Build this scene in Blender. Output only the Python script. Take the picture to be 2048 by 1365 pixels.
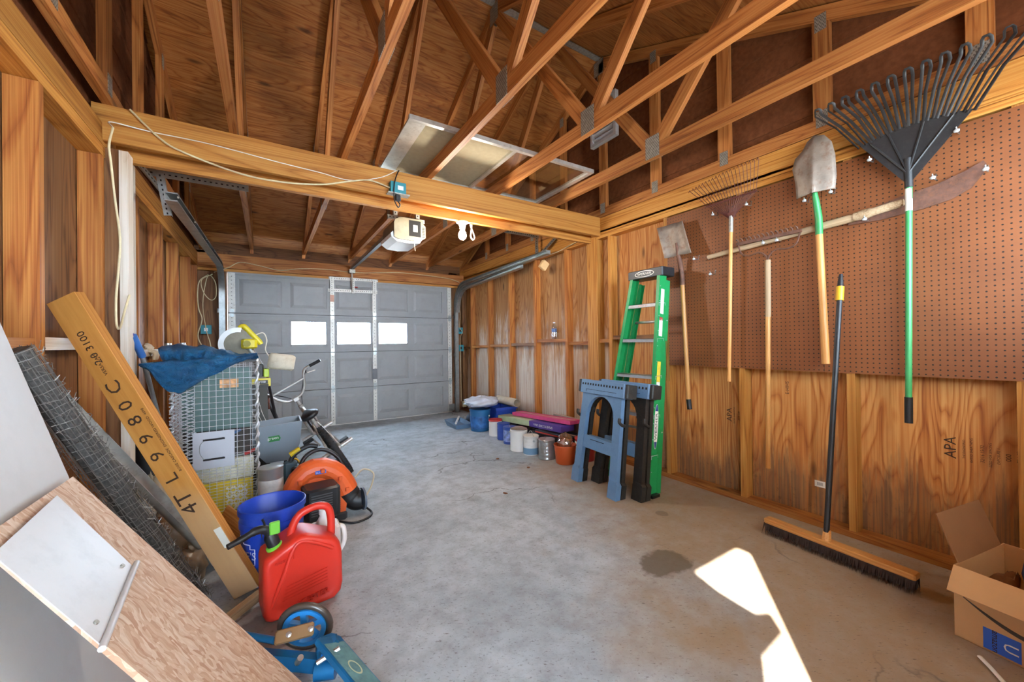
import bpy, bmesh, math, random
from mathutils import Matrix, Vector
random.seed(7)
PI=math.pi
sc=bpy.context.scene
for o in list(bpy.data.objects): bpy.data.objects.remove(o)
# ---------------------------------------------------------------- camera
cam=bpy.data.cameras.new('camera'); cam.sensor_width=36; cam.sensor_fit='HORIZONTAL'; cam.lens=767/2048*36
cam.clip_start=.02
camo=bpy.data.objects.new('camera',cam); sc.collection.objects.link(camo)
_yaw,_pit,_rol=.569,.0047,-.0129
_F=Vector((math.sin(_yaw)*math.cos(_pit),math.cos(_yaw)*math.cos(_pit),math.sin(_pit)))
_R0=Vector((math.cos(_yaw),-math.sin(_yaw),0)); _U0=_R0.cross(_F)
_R=_R0*math.cos(_rol)+_U0*math.sin(_rol); _U=-_R0*math.sin(_rol)+_U0*math.cos(_rol)
camo.matrix_world=Matrix(((_R.x,_U.x,-_F.x,0),(_R.y,_U.y,-_F.y,0),(_R.z,_U.z,-_F.z,1.17),(0,0,0,1)))
sc.camera=camo
BULB=520
# ---------------------------------------------------------------- world, sun, exposure
w=bpy.data.worlds.new('sky'); sc.world=w; w.use_nodes=True
bg=w.node_tree.nodes['Background']; bg.inputs[0].default_value=(.62,.80,1.0,1); bg.inputs[1].default_value=24.0
sun=bpy.data.lights.new('sun','SUN'); sun.energy=30; sun.angle=.009; sun.color=(1,.95,.88)
suno=bpy.data.objects.new('sun',sun); sc.collection.objects.link(suno)
_sd=Vector((.79*.807,.61*.807,-.59)); suno.rotation_euler=_sd.to_track_quat('-Z','Y').to_euler()
suno.location=(-3,-3,6)
vs=sc.view_settings; vs.view_transform='Standard'; vs.look='None'; vs.gamma=1; vs.use_curve_mapping=False; vs.exposure=0.95
sc.cycles.max_bounces=5; sc.cycles.diffuse_bounces=4; sc.cycles.glossy_bounces=2; sc.cycles.transmission_bounces=4; sc.cycles.use_adaptive_sampling=True; sc.cycles.adaptive_threshold=.05; sc.cycles.transparent_max_bounces=12
sc.cycles.use_denoising=True; sc.cycles.sample_clamp_indirect=6; sc.cycles.caustics_reflective=False; sc.cycles.caustics_refractive=False
# ---------------------------------------------------------------- material helpers
def C(h):
    h=h.lstrip('#'); r=[int(h[i:i+2],16)/255 for i in (0,2,4)]
    return tuple((c/12.92 if c<=.04045 else ((c+.055)/1.055)**2.4) for c in r)+(1,)
class NT:
    def __init__(s,name):
        s.m=bpy.data.materials.new(name); s.m.use_nodes=True; s.t=s.m.node_tree; s.n=s.t.nodes; s.l=s.t.links
        s.b=s.n['Principled BSDF']
    def N(s,ty,**k):
        n=s.n.new('ShaderNode'+ty)
        for a,v in k.items():
            if a=='ins':
                for i,x in v.items():
                    if hasattr(x,'is_linked') or hasattr(x,'links'): s.l.new(x,n.inputs[i])
                    else: n.inputs[i].default_value=x
            else: setattr(n,a,v)
        return n
    def math(s,op,a,b=0.0,c=0.0,clamp=False): return s.N('Math',operation=op,use_clamp=clamp,ins={0:a,1:b,2:c}).outputs[0]
    def mix(s,f,a,b,mode='MIX'): return s.N('MixRGB',blend_type=mode,ins={0:f,1:a,2:b}).outputs[0]
    def ramp(s,f,stops):
        r=s.N('ValToRGB',ins={0:f}); e=r.color_ramp.elements
        while len(e)<len(stops): e.new(.5)
        for i,(p,c) in enumerate(stops): e[i].position=p; e[i].color=c
        return r.outputs[0]
    def coord(s,rnd=True,scale=(1,1,1)):
        tc=s.N('TexCoord'); v=tc.outputs['Object']
        if rnd:
            oi=s.N('ObjectInfo'); r=s.N('VectorMath',operation='SCALE',ins={0:(37.1,51.7,23.3),'Scale':oi.outputs['Random']})
            v=s.N('VectorMath',operation='ADD',ins={0:v,1:r.outputs[0]}).outputs[0]
        return s.N('VectorMath',operation='MULTIPLY',ins={0:v,1:scale}).outputs[0]
    def noise(s,v,scale,detail=3,rough=.55,dist=0.): return s.N('TexNoise',ins={'Vector':v,'Scale':scale,'Detail':detail,'Roughness':rough,'Distortion':dist}).outputs[0]
    def out(s,col,rough=.6,metal=0.,bump=None,bs=.3,bd=.002,spec=None):
        I=s.b.inputs
        if hasattr(col,'links'): s.l.new(col,I['Base Color'])
        else: I['Base Color'].default_value=col
        if hasattr(rough,'links'): s.l.new(rough,I['Roughness'])
        else: I['Roughness'].default_value=rough
        I['Metallic'].default_value=metal
        if spec is not None: I['Specular IOR Level'].default_value=spec
        if bump is not None:
            b=s.N('Bump',ins={'Strength':bs,'Distance':bd,'Height':bump}); s.l.new(b.outputs[0],I['Normal'])
        return s.m
def plain(name,hx,rough=.5,metal=0.,var=.12,scale=9,dirt=None,da=.5,bs=.1,spec=None,rv=.0):
    s=NT(name); v=s.coord(); c=C(hx); n=s.noise(v,scale,4)
    lo=tuple(x*(1-var) for x in c[:3])+(1,); hi=tuple(min(1,x*(1+var)) for x in c[:3])+(1,)
    col=s.ramp(n,[(.3,lo),(.7,hi)])
    if dirt:
        m=s.noise(v,scale*2.3,6,.7); f=s.ramp(m,[(.5,(0,0,0,1)),(.72,(da,da,da,1))]); col=s.mix(f,col,C(dirt))
    return s.out(col,rough,metal,s.noise(v,scale*6,2),bs,.001,spec)
def wood(name,dark,mid,light,rings=7.,across=9.,along=.55,rough=.6,knots=True,fine=.42,weather=None,stain=None):
    """grain along local X"""
    s=NT(name); v=s.coord()
    vg=s.N('VectorMath',operation='MULTIPLY',ins={0:v,1:(along,across*.28,across*.28)}).outputs[0]
    big=s.noise(vg,1.,3,.5,.35)
    rg=s.math('FRACT',s.math('MULTIPLY',big,rings)); rg=s.ramp(rg,[(.0,(.1,.1,.1,1)),(.10,(.5,.5,.5,1)),(.3,(.8,.8,.8,1)),(.75,(1,1,1,1)),(1.,(.25,.25,.25,1))])
    vf=s.N('VectorMath',operation='MULTIPLY',ins={0:v,1:(along*3.,across*9,across*9)}).outputs[0]
    fn=s.ramp(s.noise(vf,1.,3,.6),[(.36,(0,0,0,1)),(.64,(1,1,1,1))])
    f=s.math('ADD',s.math('MULTIPLY',rg,1-fine),s.math('MULTIPLY',fn,fine))
    col=s.ramp(f,[(.12,C(dark)),(.5,C(mid)),(.9,C(light))])
    lowv=s.noise(s.N('VectorMath',operation='MULTIPLY',ins={0:v,1:(.7,2.2,2.2)}).outputs[0],1.3,2)
    col=s.mix(s.math('MULTIPLY',lowv,.55),col,C(dark))
    oi=s.N('ObjectInfo'); hv=s.N('HueSaturation',ins={'Hue':.5,'Saturation':1.,'Value':s.math('MULTIPLY_ADD',oi.outputs['Random'],.4,.84),'Color':col}); col=hv.outputs[0]
    if knots:
        vk=s.N('VectorMath',operation='MULTIPLY',ins={0:v,1:(1.5,5.,5.)}).outputs[0]
        vo=s.N('TexVoronoi',ins={'Vector':vk,'Scale':.9}); k=s.ramp(vo.outputs['Distance'],[(.045,(1,1,1,1)),(.11,(0,0,0,1))])
        col=s.mix(s.math('MULTIPLY',k,.8),col,C('#3a1c0c'))
    if stain:
        m=s.noise(s.N('VectorMath',operation='MULTIPLY',ins={0:v,1:(.9,3,3)}).outputs[0],1.2,5,.65)
        col=s.mix(s.ramp(m,[(.5,(0,0,0,1)),(.75,(.75,.75,.75,1))]),col,C(stain))
    if weather:   # (colour, height of the bleached zone): grey-white weathering rising from the foot of the panel
        g=s.N('NewGeometry'); sp=s.N('SeparateXYZ',ins={0:g.outputs['Position']}); z=sp.outputs[2]
        n=s.noise(s.N('VectorMath',operation='MULTIPLY',ins={0:v,1:(1.1,7,7)}).outputs[0],1.4,5,.7)
        a=s.math('SUBTRACT',s.math('MULTIPLY',n,2.6),s.math('DIVIDE',z,weather[1]))
        col=s.mix(s.math('MULTIPLY',s.ramp(a,[(.2,(0,0,0,1)),(.75,(1,1,1,1))]),s.math('MULTIPLY_ADD',fn,.8,.35),clamp=True),col,C(weather[0]))
        mo=s.noise(v,28,6,.75); mm=s.math('MULTIPLY',s.ramp(mo,[(.55,(0,0,0,1)),(.7,(1,1,1,1))]),s.ramp(z,[(.0,(1,1,1,1)),(.35,(.0,0,0,1))]))
        col=s.mix(s.math('MULTIPLY',mm,.7),col,C('#2a1c14'))
    return s.out(col,rough,0.,fn,.25,.002,.35)
def glass(name,hx='#ffffff',rough=.02,alpha=.25,ior=1.45):
    """thin clear sheet: a mix of see-through and glossy"""
    s=NT(name); t=s.N('BsdfTransparent',ins={0:C(hx)}); g=s.N('BsdfGlossy',ins={0:(1,1,1,1),'Roughness':rough}); 
    n=s.noise(s.coord(),6,3); f=s.math('MULTIPLY_ADD',n,.1,alpha)
    mx=s.N('MixShader',ins={0:f,1:t.outputs[0],2:g.outputs[0]}); s.l.new(mx.outputs[0],s.n['Material Output'].inputs[0]); return s.m
def emis(name,hx,st):
    s=NT(name); s.b.inputs['Base Color'].default_value=(.8,.8,.8,1); s.b.inputs['Emission Color'].default_value=C(hx); s.b.inputs['Emission Strength'].default_value=st; return s.m
# ---------------------------------------------------------------- mesh helpers
def V(*a): return Vector(a)
def frame(o,x,z):
    """matrix with origin o, local X along x, local Z near z"""
    x=Vector(x).normalized(); z=Vector(z); y=z.cross(x).normalized(); z=x.cross(y)
    return Matrix(((x.x,y.x,z.x,o[0]),(x.y,y.y,z.y,o[1]),(x.z,y.z,z.z,o[2]),(0,0,0,1)))
def T(x=0,y=0,z=0): return Matrix.Translation((x,y,z))
def RZ(d): return Matrix.Rotation(math.radians(d),4,'Z')
def RX(d): return Matrix.Rotation(math.radians(d),4,'X')
def RY(d): return Matrix.Rotation(math.radians(d),4,'Y')
class MB:
    def __init__(s): s.v=[]; s.f=[]
    def add(s,vs,fs,M=None):
        b=len(s.v)
        s.v+= [tuple(M@Vector(p)) for p in vs] if M is not None else [tuple(p) for p in vs]
        s.f+= [tuple(b+i for i in f) for f in fs]; return s
    def box(s,x0,x1,y0,y1,z0,z1,M=None):
        return s.add([(x0,y0,z0),(x1,y0,z0),(x1,y1,z0),(x0,y1,z0),(x0,y0,z1),(x1,y0,z1),(x1,y1,z1),(x0,y1,z1)],
          [(3,2,1,0),(4,5,6,7),(0,1,5,4),(1,2,6,5),(2,3,7,6),(3,0,4,7)],M)
    def cb(s,x0,x1,y0,y1,z0,z1,c,M=None):
        """box with chamfered edges along z and softened top/bottom rims"""
        P=lambda e,z:[(x0+c+e,y0+e,z),(x1-c-e,y0+e,z),(x1-e,y0+c+e,z),(x1-e,y1-c-e,z),(x1-c-e,y1-e,z),(x0+c+e,y1-e,z),(x0+e,y1-c-e,z),(x0+e,y0+c+e,z)]
        return s.loft([P(c*.6,z0),P(0,z0+c*.6),P(0,z1-c*.6),P(c*.6,z1)],M)
    def loft(s,rings,M=None,caps=True,closed=True):
        n=len(rings[0]); vs=[p for r in rings for p in r]; fs=[]
        for i in range(len(rings)-1):
            for j in range(n if closed else n-1):
                k=(j+1)%n; fs.append((i*n+j,i*n+k,(i+1)*n+k,(i+1)*n+j))
        if caps: fs.append(tuple(range(n-1,-1,-1))); fs.append(tuple((len(rings)-1)*n+j for j in range(n)))
        return s.add(vs,fs,M)
    def lathe(s,prof,n=20,M=None,caps=True,sx=1.,sy=1.):
        return s.loft([[(r*math.cos(2*PI*j/n)*sx,r*math.sin(2*PI*j/n)*sy,z) for j in range(n)] for r,z in prof],M,caps)
    def cyl(s,p,q,r,n=12,r2=None):
        p=Vector(p);q=Vector(q);d=q-p; z=V(0,0,1) if abs(d.normalized().z)<.9 else V(1,0,0)
        F=frame(p,d,z); L=d.length; r2=r if r2 is None else r2
        return s.loft([[(x,rr*math.cos(2*PI*j/n),rr*math.sin(2*PI*j/n)) for j in range(n)] for x,rr in ((0,r),(L,r2))],F)
    def tube(s,pts,r,n=8,closed=False,M=None,caps=True,flat=1.):
        pts=[Vector(p) for p in pts]; N=len(pts); rings=[]
        rr=list(r) if isinstance(r,(list,tuple)) else [r]*N
        if len(rr)!=N: rr=[rr[min(len(rr)-1,round(i*(len(rr)-1)/max(1,N-1)))] for i in range(N)]
        up=None
        for i,p in enumerate(pts):
            if closed: t=pts[(i+1)%N]-pts[i-1]
            else: t=pts[min(i+1,N-1)]-pts[max(i-1,0)]
            t.normalize()
            if up is None: up=V(0,0,1) if abs(t.z)<.9 else V(1,0,0)
            y=up.cross(t); 
            if y.length<1e-6: y=V(0,1,0).cross(t)
            y.normalize(); up=t.cross(y)
            rings.append([tuple(p+rr[i]*(y*math.cos(2*PI*j/n)+up*flat*math.sin(2*PI*j/n))) for j in range(n)])
        if closed: rings.append(rings[0]); caps=False
        return s.loft(rings,M,caps)
    def prism(s,poly,t,M=None,z0=0.):
        n=len(poly); vs=[(x,y,z0) for x,y in poly]+[(x,y,z0+t) for x,y in poly]
        return s.add(vs,[tuple(range(n-1,-1,-1)),tuple(range(n,2*n))]+[(j,(j+1)%n,n+(j+1)%n,n+j) for j in range(n)],M)
    def sheet(s,fn,nu,nv,M=None):
        vs=[fn(i/nu,j/nv) for i in range(nu+1) for j in range(nv+1)]
        fs=[(i*(nv+1)+j,(i+1)*(nv+1)+j,(i+1)*(nv+1)+j+1,i*(nv+1)+j+1) for i in range(nu) for j in range(nv)]
        return s.add(vs,fs,M)
    def ell(s,c,rx,ry,rz,n=14,m=8,M=None):
        rings=[]
        for i in range(1,m):
            a=-PI/2+PI*i/m; rings.append([(c[0]+rx*math.cos(a)*math.cos(2*PI*j/n),c[1]+ry*math.cos(a)*math.sin(2*PI*j/n),c[2]+rz*math.sin(a)) for j in range(n)])
        return s.loft(rings,M)
    def mesh(s,name,m,smooth=None):
        me=bpy.data.meshes.new(name); me.from_pydata(s.v,[],s.f)
        bm=bmesh.new(); bm.from_mesh(me); bmesh.ops.recalc_face_normals(bm,faces=bm.faces); bm.to_mesh(me); bm.free()
        if smooth:
            me.polygons.foreach_set('use_smooth',[True]*len(me.polygons)); me.set_sharp_from_angle(angle=math.radians(smooth))
        if m: me.materials.append(m)
        return me
    def build(s,name,m,parent=None,smooth=None,M=None,solid=0.):
        return obj(name,s.mesh(name,m,smooth),parent,M,solid)
def obj(name,me,parent=None,M=None,solid=0.):
    o=bpy.data.objects.new(name,me); sc.collection.objects.link(o)
    if parent is not None: o.parent=parent
    if M is not None: o.matrix_basis=M
    if solid: md=o.modifiers.new('thickness','SOLIDIFY'); md.thickness=solid; md.offset=0
    return o
def tag(o,label,cat,group=None):
    o['label']=label; o['category']=cat
    if group: o['group']=group
    return o
def thing(name,label,cat,loc=(0,0,0),M=None,group=None):
    o=bpy.data.objects.new(name,None); sc.collection.objects.link(o); o.empty_display_size=.05
    o.matrix_basis=T(*loc)@(M if M is not None else Matrix())
    return tag(o,label,cat,group)
def struct(name,me=None):
    o=bpy.data.objects.new(name,me); sc.collection.objects.link(o); o['kind']='structure'; return o
def board(name,p,q,w,t,up,m,parent=None):
    """lumber from p to q (centre line); w measured along up, t across"""
    F=frame(p,Vector(q)-Vector(p),up); L=(Vector(q)-Vector(p)).length
    return obj(name,MB().box(0,L,-t/2,t/2,-w/2,w/2).mesh(name,m),parent,F)
def spline(pts,n=6):
    """Catmull-Rom through pts"""
    P=[Vector(p) for p in pts]; P=[P[0]*2-P[1]]+P+[P[-1]*2-P[-2]]; out=[]
    for i in range(1,len(P)-2):
        a,b,c,d=P[i-1:i+3]
        for k in range(n):
            t=k/n; out.append(.5*((2*b)+(c-a)*t+(2*a-5*b+4*c-d)*t*t+(3*b-a-3*c+d)*t**3))
    out.append(P[-2]); return out
def text(s,size,M,m,parent,name='lettering',al='CENTER',thick=.0003,sx=1.):
    cu=bpy.data.curves.new('t','FONT'); cu.body=s; cu.size=size; cu.align_x=al; cu.align_y='CENTER'; cu.extrude=thick; cu.resolution_u=2
    t=bpy.data.objects.new('t',cu); sc.collection.objects.link(t); bpy.context.view_layer.update()
    me=bpy.data.meshes.new_from_object(t.evaluated_get(bpy.context.evaluated_depsgraph_get())); bpy.data.objects.remove(t)
    me.materials.clear(); me.materials.append(m); me.name=name
    if sx!=1.: me.transform(Matrix.Diagonal((sx,1,1,1)))
    return obj(name,me,parent,M)
def WM_(o):
    return (WM_(o.parent)@o.matrix_basis) if o.parent else o.matrix_basis.copy()
def copy_tree(o,M=None,label=None,parent=None):
    c=o.copy(); sc.collection.objects.link(c)
    if parent is not None: c.parent=parent
    if M is not None: c.matrix_basis=M
    if label: c['label']=label
    for ch in list(o.children): copy_tree(ch,parent=c)
    return c
# ---------------------------------------------------------------- materials of the building
M_stud=wood('stud_pine','#7a4118','#a8622a','#c98944',rings=14,across=14,along=.35)
M_beam=wood('beam_pine','#8a5420','#bd7c33','#d39a4e',rings=16,across=16,along=.22)
M_truss=wood('truss_pine','#7a4520','#b06c34','#c98a4c',rings=14,across=16,along=.35)
M_plyroof=wood('roof_plywood','#74401a','#a3622a','#bb8046',rings=22,across=11,along=.6,stain='#5a2c14')
M_ply=wood('wall_plywood','#8f4f22','#c27c3c','#dfa660',rings=24,across=10,along=.42,weather=('#7d5a3c',.42))
M_plyw=wood('weathered_wall_plywood','#7d4f2c','#b57c48','#d3a169',rings=24,across=10,along=.42,weather=('#d6ccbe',1.25))
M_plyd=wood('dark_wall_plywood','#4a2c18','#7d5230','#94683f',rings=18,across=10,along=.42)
M_fiber=plain('brown_fibreboard','#6e4229',.95,var=.2,scale=30,bs=.3,spec=.1)
M_white=wood('whitewashed_pine','#b59b80','#d9c9b2','#ece3d4',rings=4,knots=False)
def platemat():
    s=NT('toothed_plate'); v=s.coord(False); sp=s.N('SeparateXYZ',ins={0:v})
    a=s.math('SINE',s.math('MULTIPLY',sp.outputs[1],6.283/.014)); b=s.math('SINE',s.math('MULTIPLY',sp.outputs[2],6.283/.022)); h=s.math('GREATER_THAN',s.math('MULTIPLY',a,b),.35)
    col=s.mix(s.math('MULTIPLY',h,.75),s.ramp(s.noise(v,50,3),[(.3,C('#948f84')),(.7,C('#b5b1a6'))]),C('#4a443c')); return s.out(col,.45,.5,s.math('SUBTRACT',1.,h),.4,.002)
M_plate=plain('galvanised_plate','#a7a49a',.45,.6,var=.25,scale=60,bs=.6); M_tooth=platemat()
M_galv=plain('galvanised_track','#aeb2b0',.35,.85,var=.15,scale=12,dirt='#7d8380',da=.5)
M_door=plain('grey_door_paint','#9b9a98',.5,0,var=.05,scale=4,dirt='#86827c',da=.25)
M_doorw=plain('white_door_stile','#d6d2c8',.45,.2,var=.08,scale=20,dirt='#9c8a70',da=.5)
M_dark=plain('dark_hole','#15120f',.9,var=.1)
M_cable=plain('cream_cable','#d9c79c',.5,var=.1,scale=30)
M_cablew=plain('white_cable','#e8e2d4',.5,var=.08,scale=30)
M_black=plain('black_plastic','#1c1c1e',.45,var=.2,scale=20)
M_teal=plain('teal_box','#2a7f8a',.5,var=.1)
def concrete():
    s=NT('concrete'); v=s.coord(False)
    a=s.noise(v,1.1,6,.6,.4); b=s.noise(v,9,6,.7); c=s.noise(v,70,3,.6)
    col=s.ramp(a,[(.3,C('#9ba5aa')),(.55,C('#b6bfc4')),(.75,C('#c8cfd2'))])
    col=s.mix(s.ramp(b,[(.42,(0,0,0,1)),(.75,(.7,.7,.7,1))]),col,C('#7c7d80'))
    col=s.mix(s.ramp(c,[(.6,(0,0,0,1)),(.72,(.6,.6,.6,1))]),col,C('#5d5a57'))
    sp=s.N('SeparateXYZ',ins={0:v}); x,y=sp.outputs[0],sp.outputs[1]
    # brown dirt lying along the right wall and the near end
    d=s.math('ADD',s.math('MULTIPLY',s.math('SUBTRACT',x,1.15),1.0),s.math('MULTIPLY',s.math('SUBTRACT',1.6,y),.5))
    d=s.math('ADD',d,s.math('MULTIPLY',s.math('SUBTRACT',s.noise(v,1.6,5,.6),.5),2.2))
    col=s.mix(s.math('MULTIPLY',s.ramp(d,[(.1,(0,0,0,1)),(.95,(.85,.85,.85,1))]),s.math('MULTIPLY_ADD',b,.5,.75),clamp=True),col,C('#9a8061'))
    fl=s.noise(s.N('VectorMath',operation='MULTIPLY',ins={0:s.N('VectorRotate',ins={'Vector':v,'Angle':.6}).outputs[0],1:(1,3.2,1)}).outputs[0],38,4,.65)
    col=s.mix(s.ramp(fl,[(.60,(0,0,0,1)),(.69,(.7,.7,.7,1))]),col,C('#54453a'))
    # oil stain
    def blob(cx,cy,r,am,hx,col,st=(1,1)):
        dx=s.math('MULTIPLY',s.math('SUBTRACT',x,cx),st[0]); dy=s.math('MULTIPLY',s.math('SUBTRACT',y,cy),st[1])
        q=s.math('SQRT',s.math('ADD',s.math('MULTIPLY',dx,dx),s.math('MULTIPLY',dy,dy)))
        q=s.math('ADD',q,s.math('MULTIPLY',s.math('SUBTRACT',s.noise(v,9,5,.6),.5),r*1.4))
        return s.mix(s.math('MULTIPLY',s.ramp(s.math('DIVIDE',q,r),[(.8,(1,1,1,1)),(1.,(0,0,0,1))]),am),col,C(hx))
    col=blob(1.76,1.28,.13,.8,'#5c4f3c',col,(.8,1.1)); col=blob(2.25,1.65,.05,.5,'#5a4a38',col); col=blob(1.3,2.6,.06,.3,'#6c6762',col); col=blob(.02,1.85,.16,.6,'#4a3f36',col); col=blob(.3,2.9,.2,.3,'#5d564e',col)
    # cracks
    vw=s.N('VectorMath',operation='ADD',ins={0:v,1:s.N('VectorMath',operation='SCALE',ins={0:s.N('TexNoise',ins={'Vector':v,'Scale':3.5,'Detail':5.}).outputs['Color'],'Scale':.45}).outputs[0]}).outputs[0]
    vo=s.N('TexVoronoi',feature='DISTANCE_TO_EDGE',ins={'Vector':s.N('VectorMath',operation='MULTIPLY',ins={0:vw,1:(.55,1.3,1)}).outputs[0],'Scale':.75})
    ck=s.ramp(vo.outputs['Distance'],[(.002,(1,1,1,1)),(.006,(0,0,0,1))]); gate=s.ramp(s.noise(v,.9,2),[(.5,(0,0,0,1)),(.58,(.75,.75,.75,1))])
    ck=s.math('MULTIPLY',ck,gate); col=s.mix(ck,col,C('#4f4c49'))
    return s.out(col,s.ramp(a,[(.3,(.75,.75,.75,1)),(.7,(.55,.55,.55,1))]),0.,s.math('SUBTRACT',s.math('ADD',b,s.math('MULTIPLY',c,.4)),s.math('MULTIPLY',ck,2.)),.3,.004)
M_conc=concrete()
def pegmat():
    s=NT('pegboard_hardboard'); v=s.coord(False)
    sp=s.N('SeparateXYZ',ins={0:v}); 
    def fr(o): return s.math('SUBTRACT',s.math('FRACT',s.math('DIVIDE',o,.0254)),.5)
    a,b=fr(sp.outputs[1]),fr(sp.outputs[2]); r=s.math('SQRT',s.math('ADD',s.math('MULTIPLY',a,a),s.math('MULTIPLY',b,b)))
    h=s.math('LESS_THAN',r,.15); n=s.noise(v,3.5,4); col=s.ramp(n,[(.3,C('#74421f')),(.7,C('#854d25'))])
    col=s.mix(s.math('MULTIPLY',s.noise(v,40,4,.7),.25),col,C('#7c4526'))
    col=s.mix(h,col,C('#1d0f08'))
    return s.out(col,.55,0.,s.math('SUBTRACT',1.,h),.5,.003)
M_peg=pegmat()
# ---------------------------------------------------------------- dimensions
XL,XR=-.71,2.885          # room faces of the left and right studs
YN,YF=-.5,6.11            # near wall, garage door
ZB=2.44                   # underside of the truss chords
# ---------------------------------------------------------------- floor and outside ground
struct('floor',MB().box(XL-.12,XR+.12,-.62,6.3,-.12,0).mesh('floor',M_conc))
M_drive=plain('pale_driveway','#b8b4ac',.8,var=.12,scale=3)
struct('ground',MB().box(-14,16,-14,-.62,-.12,-.01).box(-14,16,6.3,20,-.12,-.01).mesh('ground',M_drive))
# ---------------------------------------------------------------- right wall
wr=struct('wall_right')
def vboard(name,x,y,z0,z1,w,t,m,parent):      # upright 2x4: w along X, t along Y
    return board(name,(x,y,z0),(x,y,z1),w,t,(1,0,0),m,parent)
# bottom and top plates
board('bottom_plate',(XR+.045,YN,.019),(XR+.045,2.84,.019),.038,.10,(0,0,1),M_stud,wr)
board('bottom_plate',(XR+.045,3.01,.019),(XR+.045,YF+.1,.019),.038,.09,(0,0,1),M_plyd,wr)
for k,z in enumerate((2.247,2.286,2.36)):
    board('top_plate',(XR+.045,YN,z),(XR+.045,YF+.1,z),(.038,.038,.15)[k]-.002,.088,(0,0,1),M_beam,wr)
RS=[.808-.6096*2,.808-.6096,.808,1.42,2.03,2.67,3.338,3.95,4.56,5.17,5.78]
for i,y in enumerate(RS): vboard('stud',XR+.044,y+.019,.038,2.226,.088,.038,M_beam if i<6 else M_stud,wr)
vboard('stud',XR+.044,YF+.02,.038,2.226,.088,.038,M_plyd,wr)
# 6x6 post that carries the beam
rp=struct('trim_1'); vboard('post',XR+.065,2.93,0,2.25,.135,.146,M_beam,rp)
# blocking between studs
for k,(a,b,z) in enumerate(((3.376,3.95,1.19),(3.988,4.56,1.145),(4.598,5.17,1.13),(5.208,5.78,1.115),(5.818,6.11,1.09),(3.01,3.338,1.155),(2.708,2.856,1.18),(2.068,2.67,1.21))):
    board('blocking',(XR+.05,a,z),(XR+.05,b,z),.038,.07,(0,0,1),M_plyd if k%3==1 else M_stud,wr)
# sheathing panels (4 ft wide)
edges=[-.55,.20,1.42,2.64,3.95,5.17,6.3]
for i in range(len(edges)-1):
    a,b=edges[i]+.0015,edges[i+1]-.0015; m=M_ply if i<3 else M_plyw
    F=frame((XR+.0975,(a+b)/2,0),(0,0,1),(1,0,0)); obj('plywood_panel',MB().box(0,2.4,-(b-a)/2,(b-a)/2,-.0065,.0065).mesh('plywood_panel',m),wr,F)
# pegboard, two sheets
for i,(a,b) in enumerate(((-.5,.95),(.952,2.03))):
    tag(obj('pegboard',MB().box(XR-.007,XR-.001,a,b,.965,2.215).mesh('pegboard',M_peg)),('brown perforated hardboard panel behind the black leaf rake','brown perforated hardboard panel behind the small rusty rake')[i],'pegboard','pegboard sheets on the right wall')
# ---------------------------------------------------------------- left wall
wl=struct('wall_left')
board('bottom_plate',(XL-.045,YN,.019),(XL-.045,YF+.1,.019),.038,.09,(0,0,1),M_plyd,wl)
for z,w_ in ((2.20,.055),(2.286,.11)): board('top_plate',(XL-.045,YN,z),(XL-.045,YF+.1,z),w_,.09,(0,0,1),M_beam,wl)
LS=[.25,.88,1.51,2.148,2.795,3.45,4.147,4.82,5.5,6.0]
for y in LS: vboard('stud',XL-.044,y+.019,.038,2.17,.088,.038,M_stud,wl)
for a,b,z in ((1.548,2.148,1.185),(2.186,2.795,1.19),(3.488,4.147,1.13),(4.185,4.82,1.08),(4.858,5.5,1.1)):
    board('blocking',(XL-.05,a,z),(XL-.05,b,z),.05,.075,(0,0,1),M_white if a>1.6 else M_stud,wl)
edges=[-.55,.9,2.12,3.34,4.56,5.78,6.3]
for i in range(len(edges)-1):
    a,b=edges[i]+.0015,edges[i+1]-.0015
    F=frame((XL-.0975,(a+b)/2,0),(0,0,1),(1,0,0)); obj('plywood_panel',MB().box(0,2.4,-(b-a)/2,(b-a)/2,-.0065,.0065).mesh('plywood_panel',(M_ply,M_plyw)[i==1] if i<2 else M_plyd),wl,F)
lp=struct('trim_2'); vboard('post',XL+.005,2.90,0,2.23,.10,.10,M_plyd,lp); vboard('post_facing',XL+.075,2.87,0,2.22,.036,.088,M_white,lp); vboard('post_facing',XL+.03,3.12,0,2.25,.05,.04,M_white,lp)
# ---------------------------------------------------------------- far wall round the garage door
wf=struct('wall_back')
for (x0,x1) in ((XL-.1,-.42),(2.675,XR+.1)):
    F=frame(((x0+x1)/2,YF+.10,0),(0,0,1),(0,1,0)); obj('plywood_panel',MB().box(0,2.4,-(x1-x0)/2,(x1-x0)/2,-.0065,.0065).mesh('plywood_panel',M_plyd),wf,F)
    xx=x1-.03 if x0<0 else x0+.03
    board('jamb',(xx,YF+.05,0),(xx,YF+.05,2.16),.05,.1,(1,0,0),M_plyd,wf)
board('header',(XL-.1,YF-.03,2.255),(XR+.1,YF-.03,2.255),.175,.06,(0,0,1),M_truss,wf)
board('header_trim',(XL-.1,YF+.01,2.148),(XR+.1,YF+.01,2.148),.034,.05,(0,0,1),M_beam,wf)
F=frame((XL-.1,YF+.1,2.32),(1,0,0),(0,0,1)); obj('plywood_panel',MB().box(0,3.8,-.0065,.0065,-.18,.20).mesh('plywood_panel',M_plyd),wf,F)
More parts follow.
